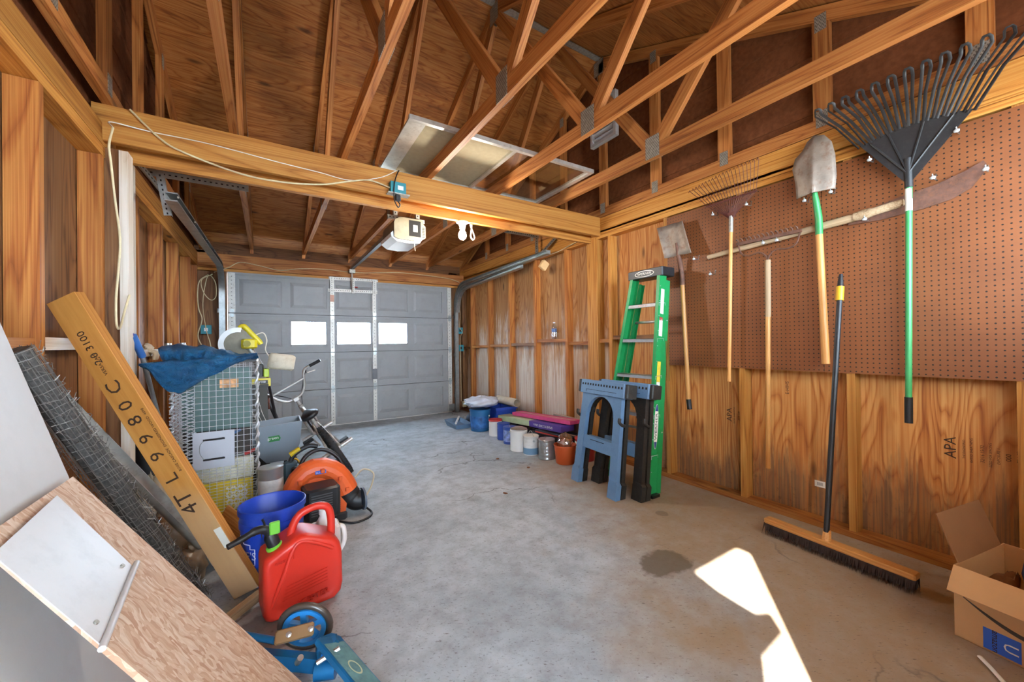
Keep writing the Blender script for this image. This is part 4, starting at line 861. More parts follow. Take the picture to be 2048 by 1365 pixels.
obj('sheet',MB().prism([tuple(p) for p in pl],.002).mesh('sheet',M_wmet),wm,wm.matrix_basis.inverted()@Fm)
wb(MB().tube([B+nn*.004+V(.004,.012,.0),Cc+nn*.004+V(.002,-.015,0)],.007,8),'rolled_edge',M_wmet,wm,60)
for p in (B.lerp(Cc,.12)+(A-B)*.10,B.lerp(Cc,.88)+(A-B)*.12): wb(MB().cyl(p+nn*.002,p+nn*.006,.005,10),'screw',M_plate,wm,40)
# roll of wire mesh
wrl=thing('wire_mesh_roll','dark roll of wire mesh leaning behind the white panel','wire roll',(-.25,2.28,0))
p0,p1=V(-.27,2.22,.03),V(-.65,1.80,1.165); F=frame(p0,p1-p0,(0,0,1)); L=(p1-p0).length; rnd=random.Random(4)
m=MB()
for ring in range(46):
    x=L*ring/45+rnd.uniform(-.006,.006)
    m.tube([(x+rnd.uniform(-.006,.006),(.05+rnd.uniform(-.008,.006))*math.cos(a),(.05+rnd.uniform(-.008,.006))*math.sin(a)) for a in [k*PI/6 for k in range(12)]],.0013,3,closed=True)
for k in range(26):
    a=2*PI*k/26+rnd.uniform(-.1,.1); r=.05+rnd.uniform(-.014,.005)
    m.tube([(x,r*math.cos(a)+rnd.uniform(-.004,.004),r*math.sin(a)+rnd.uniform(-.004,.004)) for x in [L*i/9 for i in range(10)]],.0013,3)
for k in range(420):
    x=rnd.uniform(0,L); a=rnd.uniform(0,2*PI); r=.05; m.tube([(x,r*math.cos(a),r*math.sin(a)),(x+rnd.uniform(-.02,.02),(r+.012)*math.cos(a+.2),(r+.012)*math.sin(a+.2))],.0011,3)
o=wbM(m,'wire_strands',plain('dark_galvanised_wire','#8a8680',.4,.6,var=.3,scale=30),wrl,F); o['kind']='stuff'
wbM(MB().lathe([(.034,0),(.036,L)],10,RY(90)),'inner_coil',plain('inner_wire_coil','#4c4844',.7,.3,var=.6,scale=90),wrl,F)
# steel gutter behind the plank
gt=thing('steel_gutter','long grey steel gutter leaning on the wall behind the plank','gutter',(-.2,2.6,0))
F=frame((-.21,2.60,.02),(-.47,-.40,.98),(1,0,.3)); prof=[(.05*math.cos(a),.045*math.sin(a)) for a in [PI+k*PI/8 for k in range(9)]]
pr2=prof+[(x*.93,y*.93) for x,y in prof[::-1]]
wbM(MB().loft([[(x,u,w_) for u,w_ in pr2] for x in (0,1.13)]),'gutter',plain('dull_steel','#a5a39a',.45,.3,var=.2,scale=10,dirt='#7d7462',da=.5),gt,F,40)
# laminated plank with printed letters
pk=thing('lvl_plank','long orange laminated plank with black printed letters leaning on the left wall','plank',(-.13,2.2,0))
A=V(-.137,2.197,.0); A2=V(-.775,2.40,1.357); W_=V(.022,-.03,.205)
_n=W_.cross(A2-A); _n=_n if _n.dot(V(0,0,1.17)-A)>0 else -_n
Fp=frame(A,A2-A,_n); Lp=(A2-A).length
s=NT('lvl_face'); v=s.coord(False); 
vg=s.N('VectorMath',operation='MULTIPLY',ins={0:v,1:(1.2,14,14)}).outputs[0]
col=s.ramp(s.noise(vg,1.5,5,.6),[(.3,C('#b5752e')),(.7,C('#cf9248'))]); sx=s.N('SeparateXYZ',ins={0:v}).outputs[0]
pm=s.math('ADD',sx,s.math('MULTIPLY',s.noise(v,5,3),.35)); 
pale=s.ramp(s.math('DIVIDE',pm,1.6),[(.10,(.75,.75,.75,1)),(.36,(.6,.6,.6,1)),(.52,(0,0,0,1))]); col=s.mix(pale,col,C('#c9a77c'))
col=s.mix(s.ramp(pm,[(.12,(.5,.5,.5,1)),(.3,(0,0,0,1))]),col,C('#8d8474'))
M_lvl=s.out(col,.55,0.,s.noise(vg,3,3),.15,.002)
M_lve=wood('lvl_edge','#7d4a1c','#b06e2c','#c98a40',rings=3,across=40,along=.3,knots=False)
yv=(Fp.to_3x3().inverted()@W_); wy=yv.y; sg=1 if wy>0 else -1
y0,y1=sorted((0,wy)); fv=wbM(MB().box(0,Lp,y0,y1,-.004,0),'face_veneer',M_lvl,pk,Fp); wbM(MB().box(0,Lp,y0,y1,-.042,-.004),'core',M_lve,pk,Fp)
for k,(ch,x,sz) in enumerate((('4T',.50,.10),('L',.63,.085),('9',.745,.085),('9',.835,.085),('8',.925,.085),('0',1.0,.085),('C',1.09,.085),('VERSA LAM',1.20,.02),('2.0 3100',1.28,.045))):
    text(ch,sz,T(x,wy*.45,.0006)@RZ(0 if sg<0 else 180)@RZ(0 if k in (7,) else 0),M_ink,fv,'printed_letter')
text('BOISE CASCADE  ENGINEERED WOOD  4098',.016,T(.80,wy*.86,.0006)@RZ(0 if sg<0 else 180),M_ink,fv,'printed_letter')
stl=wbM(MB().box(.235,.335,y0+.15*abs(wy) if sg>0 else y0,y1 if sg>0 else y1-.72*abs(wy),.0004,.001),'sticker',M_lab,fv,Fp)
# wood scraps
ws=thing('wood_scrap','small tan plywood scrap leaning behind the foot of the plank','wood scrap',(-.15,2.62,0)); slab([(-.10,2.58,0),(-.27,2.75,.13),(-.03,2.60,.12)],.02,'scrap',M_hand,ws)
stk=thing('wood_stick','square wooden stick on the floor touching the red gas can','wood stick',(-.085,2.075,0)); board('stick',(-.075,-.065,.018),(.068,.085,.02),.034,.034,(0,0,1),M_hand2,stk)
# bags of rubbish
for c_,r_,sd,l in (((-.40,2.72,.0),(.13,.15,.20),31,'tan plastic rubbish bag under the leaning gutter'),((-.34,2.50,0),(.08,.08,.09),32,'brown crumpled bag behind the wire roll foot'),((-.55,2.87,0),(.10,.10,.24),33,'pale crumpled bag against the left wall')):
    t=thing('rubbish_bag',l,'bag',c_,group='bags by the left wall'); crumple((0,0,r_[2]*.8),*r_,plain('tan_film','#9c8468' if sd!=33 else '#b8a88e',.35,var=.3,scale=8,spec=.6),'film',t,sd,28,18,.25,.001)
# black pail
pa=thing('black_pail','black pail with thin wire handle behind the plank','pail',(-.595,3.09,.0)); MB().lathe([(.075,0),(.092,.64),(.096,.645),(.096,.66),(.090,.66),(.073,.02),(.01,.02)],22).build('shell',M_black,pa,35); bail(pa,.092,.63,-.07,20)
# extension pole with blue grip
ep=thing('extension_pole','steel pole with blue grip leaning behind the blue tarp','pole',(-.50,3.62,0)); rod('grip',(-.62,2.90,1.235),(-.607,3.02,1.12),.018,plain('blue_grip','#3f6fb0',.5),ep); rod('shaft',(-.607,3.02,1.12),(-.52,3.62,.02),.012,M_al,ep); wb(MB().tube([(-.625+.008*math.cos(a),2.895,1.243+.010*math.sin(a)) for a in [k*PI/4 for k in range(8)]],.004,6,closed=True),'hang_loop',plain('violet_loop','#4a4a9a',.5),ep,60)
# things on the left blocking
gl=thing('work_glove','dirty white work glove hanging over the left blocking','glove',(-.735,3.80,1.155)); crumple((0,0,.0),.03,.06,.045,plain('dirty_cotton','#cbb89c',.9,var=.15,scale=20),'palm',gl,41,20,12,.3,-.08)
for k in range(4): MB().tube(spline([(0.02,-.03+k*.02,-.01),(.045,-.035+k*.024,-.03),(.04,-.04+k*.026,-.075)]),[.013]*12+[.010],8).build('finger',plain('dirty_cotton2','#c4b092',.9),gl,60)
for y,h,r,l,m in ((4.55,.10,.032,'small silver topped jar on the left blocking',M_tin),(4.68,.075,.03,'squat glass jar on the left blocking',plain('amber_jar','#8a5a34',.2,spec=.8)),(5.25,.09,.035,'pale jar on the far left blocking',M_wp)):
    j=thing('jar',l,'jar',(-.745,y,1.105 if y<5 else 1.125),group='jars on the left blocking'); MB().lathe([(r*.9,0),(r,.005),(r,h*.75),(r*.75,h*.85),(r*.75,h*.88)],16).build('body',m,j,40); MB().lathe([(r*.8,h*.86),(r*.8,h),(r*.2,h+.001)],16).build('lid',M_tin,j,40)
bo=thing('brown_bottle','small brown bottle lying on the left blocking','bottle',(-.72,2.66,1.236)); MB().lathe([(.018,0),(.021,.006),(.021,.07),(.009,.09),(.009,.11)],14,RX(90)).build('body',plain('brown_glass','#6e5b40',.15,spec=.9),bo,40); MB().lathe([(.011,.105),(.011,.12),(.002,.121)],12,RX(90)).build('cap',M_tin,bo,40)
# ================================================================ wire cage with tarp
cg=thing('wire_cage','silver wire mesh cage bin holding junk under the blue tarp','wire cage',(-.28,3.2,0))
x0,x1,y0,y1,zt=-.49,-.06,3.08,3.42,1.07; M_wire=plain('zinc_wire','#dfe2e4',.4,.4,var=.1)
def grid(ax,fix,a0,a1):
    m=MB(); n=int((a1-a0)/.0345)
    for k in range(n+1):
        a=a0+(a1-a0)*k/n; p=(a,fix,.02) if ax=='x' else (fix,a,.02); q=(a,fix,zt) if ax=='x' else (fix,a,zt); m.tube([p,q],.0018,4)
    z=.02
    while z<zt:
        p=(a0,fix,z) if ax=='x' else (fix,a0,z); q=(a1,fix,z) if ax=='x' else (fix,a1,z); m.tube([p,q],.0018,4); z+= .019 if z<.42 else .0375
    return m
for ax,fx,a,b in (('x',y0,x0,x1),('x',y1,x0,x1),('y',x0,y0,y1),('y',x1,y0,y1)): wb(grid(ax,fx,a,b),'mesh_side',M_wire,cg)
for x,y in ((x0,y0),(x1,y0),(x0,y1),(x1,y1)):
    pts=[(x+.007*math.cos(z*85),y+.007*math.sin(z*85),z) for z in [i*.011+.005 for i in range(int(zt/.011))]]
    wb(MB().tube(pts,.006,5),'twisted_post',M_wire,cg,60); wb(MB().cyl((x,y,0),(x,y,zt),.006,6),'post_core',M_galv,cg)
for p,q in (((x0,y0,zt),(x1,y0,zt)),((x0,y1,zt),(x1,y1,zt)),((x0,y0,zt),(x0,y1,zt)),((x1,y0,zt),(x1,y1,zt)),((x0,y0,.01),(x1,y0,.01)),((x0,y1,.01),(x1,y1,.01))): wb(MB().cyl(p,q,.007,6),'rim_bar',M_galv,cg)
dp=MB()
for k in range(26):
    z=.30+k*.022; dp.tube([(x0-.01,y0-.010,z),(x0+.05,y0-.016,z+.035),(x0+.11,y0-.012,z+.06)],.0028,4); dp.tube([(x0-.01,y0-.014,z+.05),(x0+.05,y0-.012,z+.02),(x0+.11,y0-.010,z)],.0022,4)
wb(dp,'folded_mesh_edge',M_wire,cg)['kind']='stuff'
# contents
gp=thing('green_board','dark green board standing inside the wire cage','board',(-.27,3.14,0)); wb(MB().box(-.45,-.09,3.125,3.145,.63,1.03),'board',plain('dark_green_board','#4c6660',.5,var=.1,scale=5),gp); wb(MB().box(-.26,-.16,3.122,3.125,.90,.955),'paper_label',plain('orange_white_label','#d9a06c',.6,var=.5,scale=25),gp); wb(MB().box(-.45,-.09,3.15,3.16,.02,.64),'backing',plain('dark_crate','#3a332c',.7),gp)
yt=thing('yellow_tub','yellow tub with white lattice print inside the wire cage','tub',(-.23,3.22,0)); M_yel=plain('yellow_plastic_tub','#d3b414',.45,var=.1); wb(MB().cb(-.38,-.085,3.10,3.14,.03,.30,.01),'shell',M_yel,yt); 
lt=MB()
for i in range(6):
    for j in range(7):
        xx=-.22+i*.019; zz=.09+j*.026; lt.box(-.006,.006,-.001,0,-.012,.012,T(xx,3.0995,zz)@RY(40*(1 if (i+j)%2 else -1)))
wb(lt,'lattice_print',M_lab,yt)
gs_=thing('splattered_bucket','paint splattered white bucket above the yellow tub','bucket',(-.22,3.2,.302)); wb(MB().cb(-.40,-.08,3.10,3.14,.302,.44,.01),'shell',plain('splattered_white','#cbc6b4',.6,var=.15,scale=14,dirt='#a89a3c',da=.9),gs_)
rt=thing('red_handled_tool','red handled tool lying in the wire cage','tool',(-.12,3.2,.445)); wb(MB().cyl((-.13,3.115,.455),(-.07,3.115,.475),.011,8),'handle',plain('red_handle','#b5322c',.5),rt); wb(MB().cyl((-.22,3.115,.45),(-.13,3.115,.455),.006,8),'shaft',M_galv,rt)
bl_=thing('blue_bar','blue metal bar slanting inside the wire cage','bar',(-.2,3.11,.45)); wb(MB().cyl((-.30,3.11,.55),(-.15,3.11,.62),.009,8),'bar',plain('blue_bar','#4a6c9a',.5),bl_); wb(MB().cyl((-.39,3.11,.63),(-.36,3.11,.55),.012,8),'grip',M_tin,bl_)
# plate with handle cut-outs
wp_=thing('slotted_plate','light grey plate with two slots hanging on the wire cage','plate',(-.272,3.06,.43)); wb(MB().box(-.39,-.18,3.055,3.061,.405,.635),'plate',plain('pale_grey_plate','#b9bac0',.5,var=.03),wp_)
for z in (.585,.462): wb(MB().box(-.34,-.23,3.0535,3.055,z-.006,z+.006,T(0,0,0)).cyl((-.335,3.053,z),(-.235,3.053,z+.004),.004,6),'slot',M_black,wp_)
wb(MB().tube(spline([(-.33,3.052,.585),(-.352,3.052,.56),(-.355,3.052,.51),(-.335,3.052,.465)]),.0018,5),'wire',M_galv,wp_,60)
# tarp
tp=thing('blue_tarp','crumpled blue tarp folded over the top of the wire cage','tarp',(-.28,3.2,1.08))
s=NT('blue_tarpaulin'); v=s.coord(False); n=s.noise(v,11,8,.72,.8); col=s.ramp(n,[(.3,C('#14466e')),(.55,C('#1f6492')),(.8,C('#2f78a4'))]); M_tarp=s.out(col,.32,0.,s.math('ADD',n,s.math('MULTIPLY',s.noise(v,160,2),.1)),1.,.045)
def wv(a,b,k=1.): return .012*k*(math.sin(a*13+b*5)+.6*math.sin(a*29-b*17+1)+.5*math.sin(b*23+a*7))
# hanging flap: a triangle-like sheet over the front
def flap(u,v_):
    top=V(-.62,2.99,1.075).lerp(V(-.055,3.06,1.125),u); lowz=1.06 if u<.08 else (.925 if u<.2 else .885+(u-.22)*.30)
    pts=[(0,1.062),(.06,1.04),(.13,.96),(.19,.915),(.25,.905),(.29,.885),(.55,.985),(.8,1.06),(1,1.108)]
    for (a,za),(b,zb_) in zip(pts,pts[1:]):
        if a<=u<=b: lowz=za+(zb_-za)*(u-a)/(b-a)
    z=top.z+(lowz-top.z)*v_; y=top.y-.02*math.sin(PI*v_)+wv(u*1.3,v_,.6)-.03*v_*(1-u)
    return (top.x+.02*v_*(1-u)+wv(v_,u,.25),min(y,3.062),z+wv(u,v_*.5,.25))
wb(MB().sheet(flap,40,14),'hanging_flap',M_tarp,tp,80,.003)
def fold(u,v_):
    a=2*PI*v_; xx=-.55+.49*u; h=(.034+.05*math.sin(PI*min(1,u*1.15+.08))**.7)*(1-.68*u); d=.19*(1-.25*u)*math.sin(PI*min(1,.12+u*.95))**.4
    zc=1.125-.03*u
    return (xx+.01*math.sin(a*2+u*9),3.245-.02*u+d*math.cos(a)+wv(u*2,math.cos(a)*.5,.8),zc+h*math.sin(a)+wv(u*2.1,math.sin(a)*.6,.8)*.6)
wb(MB().sheet(fold,36,30),'folded_bundle',M_tarp,tp,80)
# ================================================================ left floor clutter
def wrap(o,R,a0,z0):
    """bend a flat mesh (x,y) round a vertical cylinder of radius R at angle a0"""
    for p in o.data.vertices:
        x,y,z=p.co; a=a0+x/R; p.co=((R+z)*math.cos(a),(R+z)*math.sin(a),z0+y)
# blue bucket
bk=thing('blue_bucket','open blue plastic bucket with white print behind the gas can','bucket',(.02,2.345,0))
M_bb=plain('royal_blue_bucket','#1d44b4',.4,var=.06,scale=8,dirt='#6f86c4',da=.18)
MB().lathe([(.128,0),(.132,.004),(.140,.27),(.146,.272),(.146,.30),(.142,.302),(.143,.335),(.151,.337),(.151,.365),(.146,.367),(.141,.36),(.128,.015),(.02,.012)],40).build('shell',M_bb,bk,35)
M_wpr=plain('white_print','#dfe3ea',.5,var=.05); ca=-PI/2-.42
t=text("LOWE'S",.052,None,M_wpr,bk,'logo_text'); wrap(t,.1385,ca-.78,.155)
def band(poly,a0,z0,name,m,R=.139):
    n=[]; 
    for (x,y),(x2,y2) in zip(poly,poly[1:]): n+=[(x+(x2-x)*k/6,y+(y2-y)*k/6) for k in range(6)]
    n.append(poly[-1]); MB().tube([(R*math.cos(a0+x/R),R*math.sin(a0+x/R),z0+y) for x,y in n],.0022,4).build(name,m,bk)
band([(-.12,-.04),(.085,-.04),(.085,.035),(.06,.035),(.06,.055),(.02,.055),(-.02,.085),(-.06,.055),(-.09,.055),(-.09,.035),(-.12,.035),(-.12,-.04)],ca-.78,.155,'logo_outline',M_wpr)
bi=MB().sheet(lambda u,v_:(.1392*math.cos(ca+.42+.30*u),.1392*math.sin(ca+.42+.30*u),.06+.20*v_),8,8); bi.build('info_panel',plain('bucket_info','#8fa2d2',.5,var=.45,scale=60),bk)
band([(-.012,.0),(-.02,.03),(0,.045),(.02,.03),(.012,0),(-.012,0)],ca+.57,.15,'info_icon',M_wpr,.1398)
bail(bk,.146,.29,-.12,70,M_galv)
# red gas can
gc=thing('gas_can','red plastic gas can with black spout and green cap','gas can',(.125,2.02,0),RZ(7))
M_red=plain('red_polyethylene','#d43222',.38,var=.05,scale=6,dirt='#b8382c',da=.2)
prof=[(-.135,.0),(.125,.0),(.152,.022),(.16,.06),(.158,.20),(.15,.245),(.128,.275),(.02,.325),(-.01,.332),(-.04,.322),(-.15,.268),(-.158,.24),(-.158,.03),(-.15,.01)]
def ins(e,y): 
    cx,cz=0,.15; return [(cx+(x-cx)*(1-e/.16),y,cz+(z-cz)*(1-e/.16)) if z>.005 or e==0 else (cx+(x-cx)*(1-e/.16),y,e*.6) for x,z in prof]
MB().loft([ins(.035,-.085),ins(.022,-.092),ins(.010,-.088),ins(.002,-.075),ins(0,-.06),ins(0,.06),ins(.002,.075),ins(.012,.088),ins(.03,.09)]).build('body',M_red,gc,50); gcb=gc.children[0]
# embossed shoulders and ridge on the front face
MB().tube(spline([(-.13,-.083,.06),(-.085,-.089,.18),(-.045,-.088,.285),(-.01,-.085,.305),(.04,-.088,.285),(.115,-.086,.235)]),.009,8).build('embossed_ridge',M_red,gcb,60)
for k in range(5): MB().tube([(-.09+k*.004,-.0915,.075+k*.014),(.09,-.0915,.10+k*.014)],.0018,5).build('embossed_line',M_red,gcb)
text('SCEPTER',.034,frame((.03,-.0925,.047),(1,0,.1),(0,-1,0)),M_red,gcb,'embossed_text',thick=.0035); text('GASOLINE',.016,frame((-.08,-.0905,.245),(1,0,.12),(0,-1,0)),M_red,gcb,'embossed_text',thick=.0015)
MB().tube(spline([(-.045,0,.30),(-.03,0,.355),(.0,0,.395),(.06,0,.412),(.11,0,.398),(.128,0,.35),(.13,0,.26)]),.017,10).build('handle',M_red,gc,60)
M_lime=plain('lime_cap','#6fbf3a',.45,var=.06)
MB().lathe([(.030,0),(.032,.004),(.032,.014),(.028,.018)],20,T(-.105,-.02,.283)@RY(-18)).build('collar_ring',M_lime,gc,40); MB().lathe([(.026,0),(.026,.045),(.020,.06)],18,T(-.107,-.02,.295)@RY(-18)).build('spout_collar',M_black,gc,40)
MB().tube(spline([(-.115,-.02,.335),(-.14,-.025,.375),(-.175,-.035,.385),(-.22,-.05,.375),(-.275,-.07,.365)]),[.019]*9+[.017]*6+[.014]*6+[.012]*4,10).build('spout',M_black,gc,60); gsp=[c for c in gc.children if c.name.startswith('spout') and 'collar' not in c.name][0]
MB().cb(-.128,-.088,-.045,-.03,.352,.405,.004).build('lock_tab',M_lime,gsp); MB().tube([(-.14,-.03,.375),(-.146,-.03,.41),(-.152,-.03,.425)],.005,6).build('trigger',M_black,gsp)
# white jug behind the gas can
wj=thing('white_jug','translucent white jug seen through the gas can handle','jug',(.245,2.215,0)); MB().cb(-.07,.07,-.06,.06,0,.24,.015).build('body',plain('milky_jug','#dccfc8',.35,var=.06),wj); MB().lathe([(.05,.235),(.03,.27),(.022,.285),(.022,.30)],18).build('neck',plain('milky_neck','#e2dcd6',.35),wj,40); MB().lathe([(.026,.295),(.026,.32),(.01,.322)],18).build('cap',M_wp,wj,40)
MB().tube(spline([(.06,0,.22),(.09,0,.20),(.095,0,.13),(.07,0,.08)]),.012,8).build('handle',plain('milky_handle','#e2dcd6',.35),wj,60)
# ------------------------------------------------ backpack blower
bw=thing('backpack_blower','orange backpack leaf blower with black engine on the floor','leaf blower',(.28,2.86,0),RZ(6))
M_ho=plain('orange_housing','#e2622c',.4,var=.05,scale=8); M_eng=plain('engine_black','#26282b',.4,var=.15,scale=15)
path=spline([(-.155,0,.20),(-.13,0,.285),(-.06,0,.345),(.03,0,.345),(.10,0,.30),(.145,0,.235),(.175,0,.165)],5); nP=len(path)
MB().tube(path,[.055+.022*i/(nP-1) for i in range(nP)],16,flat=1.0).build('volute',M_ho,bw,60)
MB().lathe([(.02,-.055),(.15,-.05),(.165,-.03),(.165,.03),(.15,.05),(.02,.055)],30,T(0,0.01,.20)@RX(90)).build('fan_housing',M_ho,bw,40)
MB().tube([p+V(0,0,0) for p in path[::3]],[.058+.022*i/(nP-1)*3 for i in range(len(path[::3]))],16).build('moulded_band',M_ho,bw,20)
for k in (6,14,22,28):
    p=path[k]; MB().cb(-.012,.012,-.09,-.05,-.012,.012,.003,T(p.x,0,p.z)).build('screw_boss',M_ho,bw)
MB().box(-.03,.035,-.073,-.070,.33,.352,T(0,0,0)).build('badge',M_bl,bw); text('BLOWER',.014,frame((.003,-.0735,.341),(1,0,0),(0,-1,0)),M_lab,bw)
en=MB().cb(-.115,.085,-.23,-.06,.09,.285,.02).build('engine_cover',M_eng,bw,30)
for k in range(9): MB().box(-.085,.035,-.232,-.229,.125+k*.015,.131+k*.015).build('louvre',plain('engine_louvre','#5a5c60',.4),en)
for k in range(9): MB().box(.084,.087,-.21,-.09,.125+k*.013,.130+k*.013).build('louvre',plain('engine_louvre2','#5a5c60',.4),en)
MB().cyl((-.03,-.23,.13),(-.03,-.24,.13),.022,14).build('starter_hub',M_black,bw)
MB().cb(-.225,-.135,-.20,-.09,.165,.275,.018).build('air_filter_box',M_eng,bw,30); MB().cyl((-.17,-.13,.20),(-.15,-.13,.20),.02,10).build('carburettor',M_tin,bw)
MB().cb(-.12,.16,-.10,.10,0.0,.05,.012).build('base',M_eng,bw); MB().cb(-.10,.03,-.14,-.02,.02,.10,.015).build('fuel_tank',plain('smoky_tank','#9a8a5c',.3),bw)
MB().prism([(.05,.03),(.15,.03),(.16,.10),(.09,.20),(.05,.20)],.05,frame((0,-.03,0),(1,0,0),(0,-1,0))).build('side_bracket',M_ho,bw)
MB().tube(spline([(.175,0,.17),(.20,-.005,.12),(.235,-.02,.085),(.27,-.03,.085)]),[.072]*8+[.068]*8,16).build('outlet_elbow',M_black,bw,60)
MB().lathe([(.05,0),(.075,0),(.078,.012),(.05,.014)],22,T(.275,-.03,.085)@RY(90)).build('outlet_flange',plain('grey_flange','#5a6470',.4),bw,40)
MB().tube(spline([(.10,-.13,.012),(.17,-.20,.008),(.26,-.19,.008),(.31,-.13,.009),(.29,-.06,.03),(.25,-.04,.05)]),.007,8).build('fuel_hose',M_black,bw,60)
MB().tube(spline([(-.10,.10,.30),(-.06,.12,.40),(.02,.13,.44),(.10,.12,.42),(.17,.10,.34),(.19,.09,.22)]),.014,8).build('shoulder_strap',M_black,bw,60); MB().cb(-.14,.15,.075,.12,.03,.36,.015).build('back_frame',M_eng,bw)
# ------------------------------------------------ silver canister
sv=thing('silver_canister','silver metal canister standing behind the blue bucket','canister',(.015,2.93,0)); MB().lathe([(.068,0),(.07,.004),(.07,.38),(.072,.384),(.072,.392),(.06,.395),(.01,.395)],24).build('body',plain('brushed_tin','#bfc0be',.3,.7,var=.12,scale=8),sv,35); MB().lathe([(.0708,.06),(.0708,.32)],24,caps=False).build('faded_label',plain('faded_label','#c9c6c0',.6,var=.2,scale=20),sv,60)
# ------------------------------------------------ broadcast spreader
sd=thing('lawn_spreader','grey lawn spreader hopper standing behind the wire cage','spreader',(.09,3.60,0))
M_gh=plain('grey_hopper','#7f8890',.45,var=.05,scale=6)
MB().loft([[(-.10,-.06,.26),(.08,-.06,.26),(.08,.06,.26),(-.10,.06,.26)],[(-.17,-.13,.36),(.125,-.13,.40),(.125,.13,.40),(-.17,.13,.36)],[(-.20,-.15,.555),(.14,-.15,.575),(.14,.15,.575),(-.20,.15,.555)],[(-.19,-.14,.555),(.13,-.14,.575),(.13,.14,.575),(-.19,.14,.555)],[(-.09,-.05,.27),(.07,-.05,.27),(.07,.05,.27),(-.09,.05,.27)]]).build('hopper',M_gh,sd,30)
MB().box(-.21,.15,-.155,.155,.553,.572,).build('rim_lip',M_gh,sd) if False else None
for x in (.02,.06): MB().cyl((x,-.05,.0),(x+.01,-.04,.30),.012,8).build('leg',M_black,sd)
MB().lathe([(.02,-.02),(.085,-.02),(.095,0),(.085,.02),(.02,.02)],22,T(-.12,0,.095)@RY(90)).build('wheel',M_black,sd,40); MB().lathe([(.02,-.02),(.085,-.02),(.095,0),(.085,.02),(.02,.02)],22,T(.11,.06,.095)@RY(90)).build('wheel',M_black,sd,40)
MB().prism([(-.035,-.02),(.035,-.022),(.045,.0),(.035,.022),(-.035,.022)],.002,frame((-.05,-.1455,.46),(1,0,.06),(0,-1,-.1))).build('green_badge',plain('green_badge','#2c7a3c',.5),sd); text('green',.032,frame((-.055,-.149,.465),(1,0,.06),(0,-1,-.1)),M_lab,sd)
MB().cyl((-.02,.12,.50),(-.10,.75,.95),.012,8).build('push_handle',M_black,sd)
# yellow cords and tools behind the canister
yc=tag(MB().tube(spline([(.10,3.15,.30),(.16,3.16,.36),(.20,3.2,.30),(.17,3.2,.24),(.22,3.22,.20),(.25,3.25,.08),(.20,3.3,.01),(.12,3.25,.01)]),.006,6).build('extension_cable',plain('yellow_cord','#d4a41e',.45),None,60),'yellow extension cable looped beside the lawn spreader','cable')
ch=thing('yellow_handled_tool','yellow and black hand tool propped behind the blower','tool',(.20,3.05,0)); wb(MB().cb(.09,.17,3.02,3.10,.0,.37,.012),'body',plain('dark_teal_tool','#33464e',.5),ch); wb(MB().tube(spline([(.13,3.06,.37),(.16,3.06,.42),(.24,3.06,.46),(.30,3.05,.45)]),.016,8),'handle',M_black,ch,60); wb(MB().cyl((.13,3.06,.415),(.19,3.06,.45),.018,8),'yellow_trim',M_yel,ch)
wc=tag(MB().tube(spline([(.56,3.12,.16),(.62,3.12,.21),(.69,3.1,.17),(.66,3.05,.09),(.60,3.0,.03),(.55,2.98,.01)]),.006,6).build('hose_loop',plain('cream_hose','#cfc4a4',.5),None,60),'cream hose loop on the floor right of the blower','hose')
# ------------------------------------------------ BMX bike leaning left
LEAN=30
bkM=frame((.64,3.80,0),(-.05,1,0),(0,0,1))@RX(-LEAN)     # local X forward, Y left, Z up
bm_=thing('bmx_bike','chrome bmx bike leaning over behind the blower','bike',M=bkM)
M_chr=plain('worn_chrome','#d6d2cb',.3,.55,var=.12,scale=14,dirt='#a08a70',da=.35); M_tyre=plain('tyre_rubber','#2c2d2f',.7,var=.2,scale=20)
def wheel(x):
    w_=MB()
    R=.225; wh=MB().tube([(x+R*math.cos(a),0,.255+R*math.sin(a)) for a in [2*PI*k/36 for k in range(36)]],.028,10,closed=True).build('wheel',M_tyre,bm_,60)
    kn=MB()
    for k in range(44):
        a=2*PI*k/44
        for s_ in (-.017,0,.017): kn.box(-.005,.005,s_-.005,s_+.005,-.004,.005,T(x+(R+.025)*math.cos(a+(.07 if s_==0 else 0)),0,.255+(R+.025)*math.sin(a+(.07 if s_==0 else 0)))@RY(90-math.degrees(a)))
    kn.build('tread_knobs',M_tyre,wh)['kind']='stuff'
    MB().tube([(x+.198*math.cos(a),0,.255+.198*math.sin(a)) for a in [2*PI*k/36 for k in range(36)]],.011,8,closed=True).build('rim',M_chr,wh,60)
    for k in range(24):
        a=2*PI*k/24; sy=.025 if k%2 else -.025; MB().tube([(x+.02*math.cos(a+.6),sy,.255+.02*math.sin(a+.6)),(x+.19*math.cos(a),0,.255+.19*math.sin(a))],.0012,3).build('spoke',M_chr,wh)
    MB().cyl((x,-.05,.255),(x,.05,.255),.018,12).build('hub',M_chr,wh,40)
    for s_ in (1,-1): MB().cyl((x,s_*.06,.255),(x,s_*.17,.255),.019,12).build('axle_peg',M_chr,wh,40)
wheel(0); wheel(.93)
def ft(a,b,r=.019,n='frame_tube',m=M_chr): MB().cyl(a,b,r,10).build(n,m,bm_,50)
ft((.33,0,.28),(.27,0,.52)); ft((.33,0,.28),(.70,0,.55),.02); ft((.28,0,.50),(.68,0,.62),.018); ft((.66,0,.66),(.71,0,.52),.022,'head_tube')
for s_ in (1,-1): ft((0,s_*.055,.255),(.33,s_*.03,.28),.010,'chain_stay'); ft((0,s_*.055,.255),(.275,s_*.02,.50),.009,'seat_stay'); ft((.71,s_*.05,.52),(.93,s_*.055,.255),.014,'fork_blade')
ft((.27,0,.50),(.245,0,.60),.013,'seat_post')
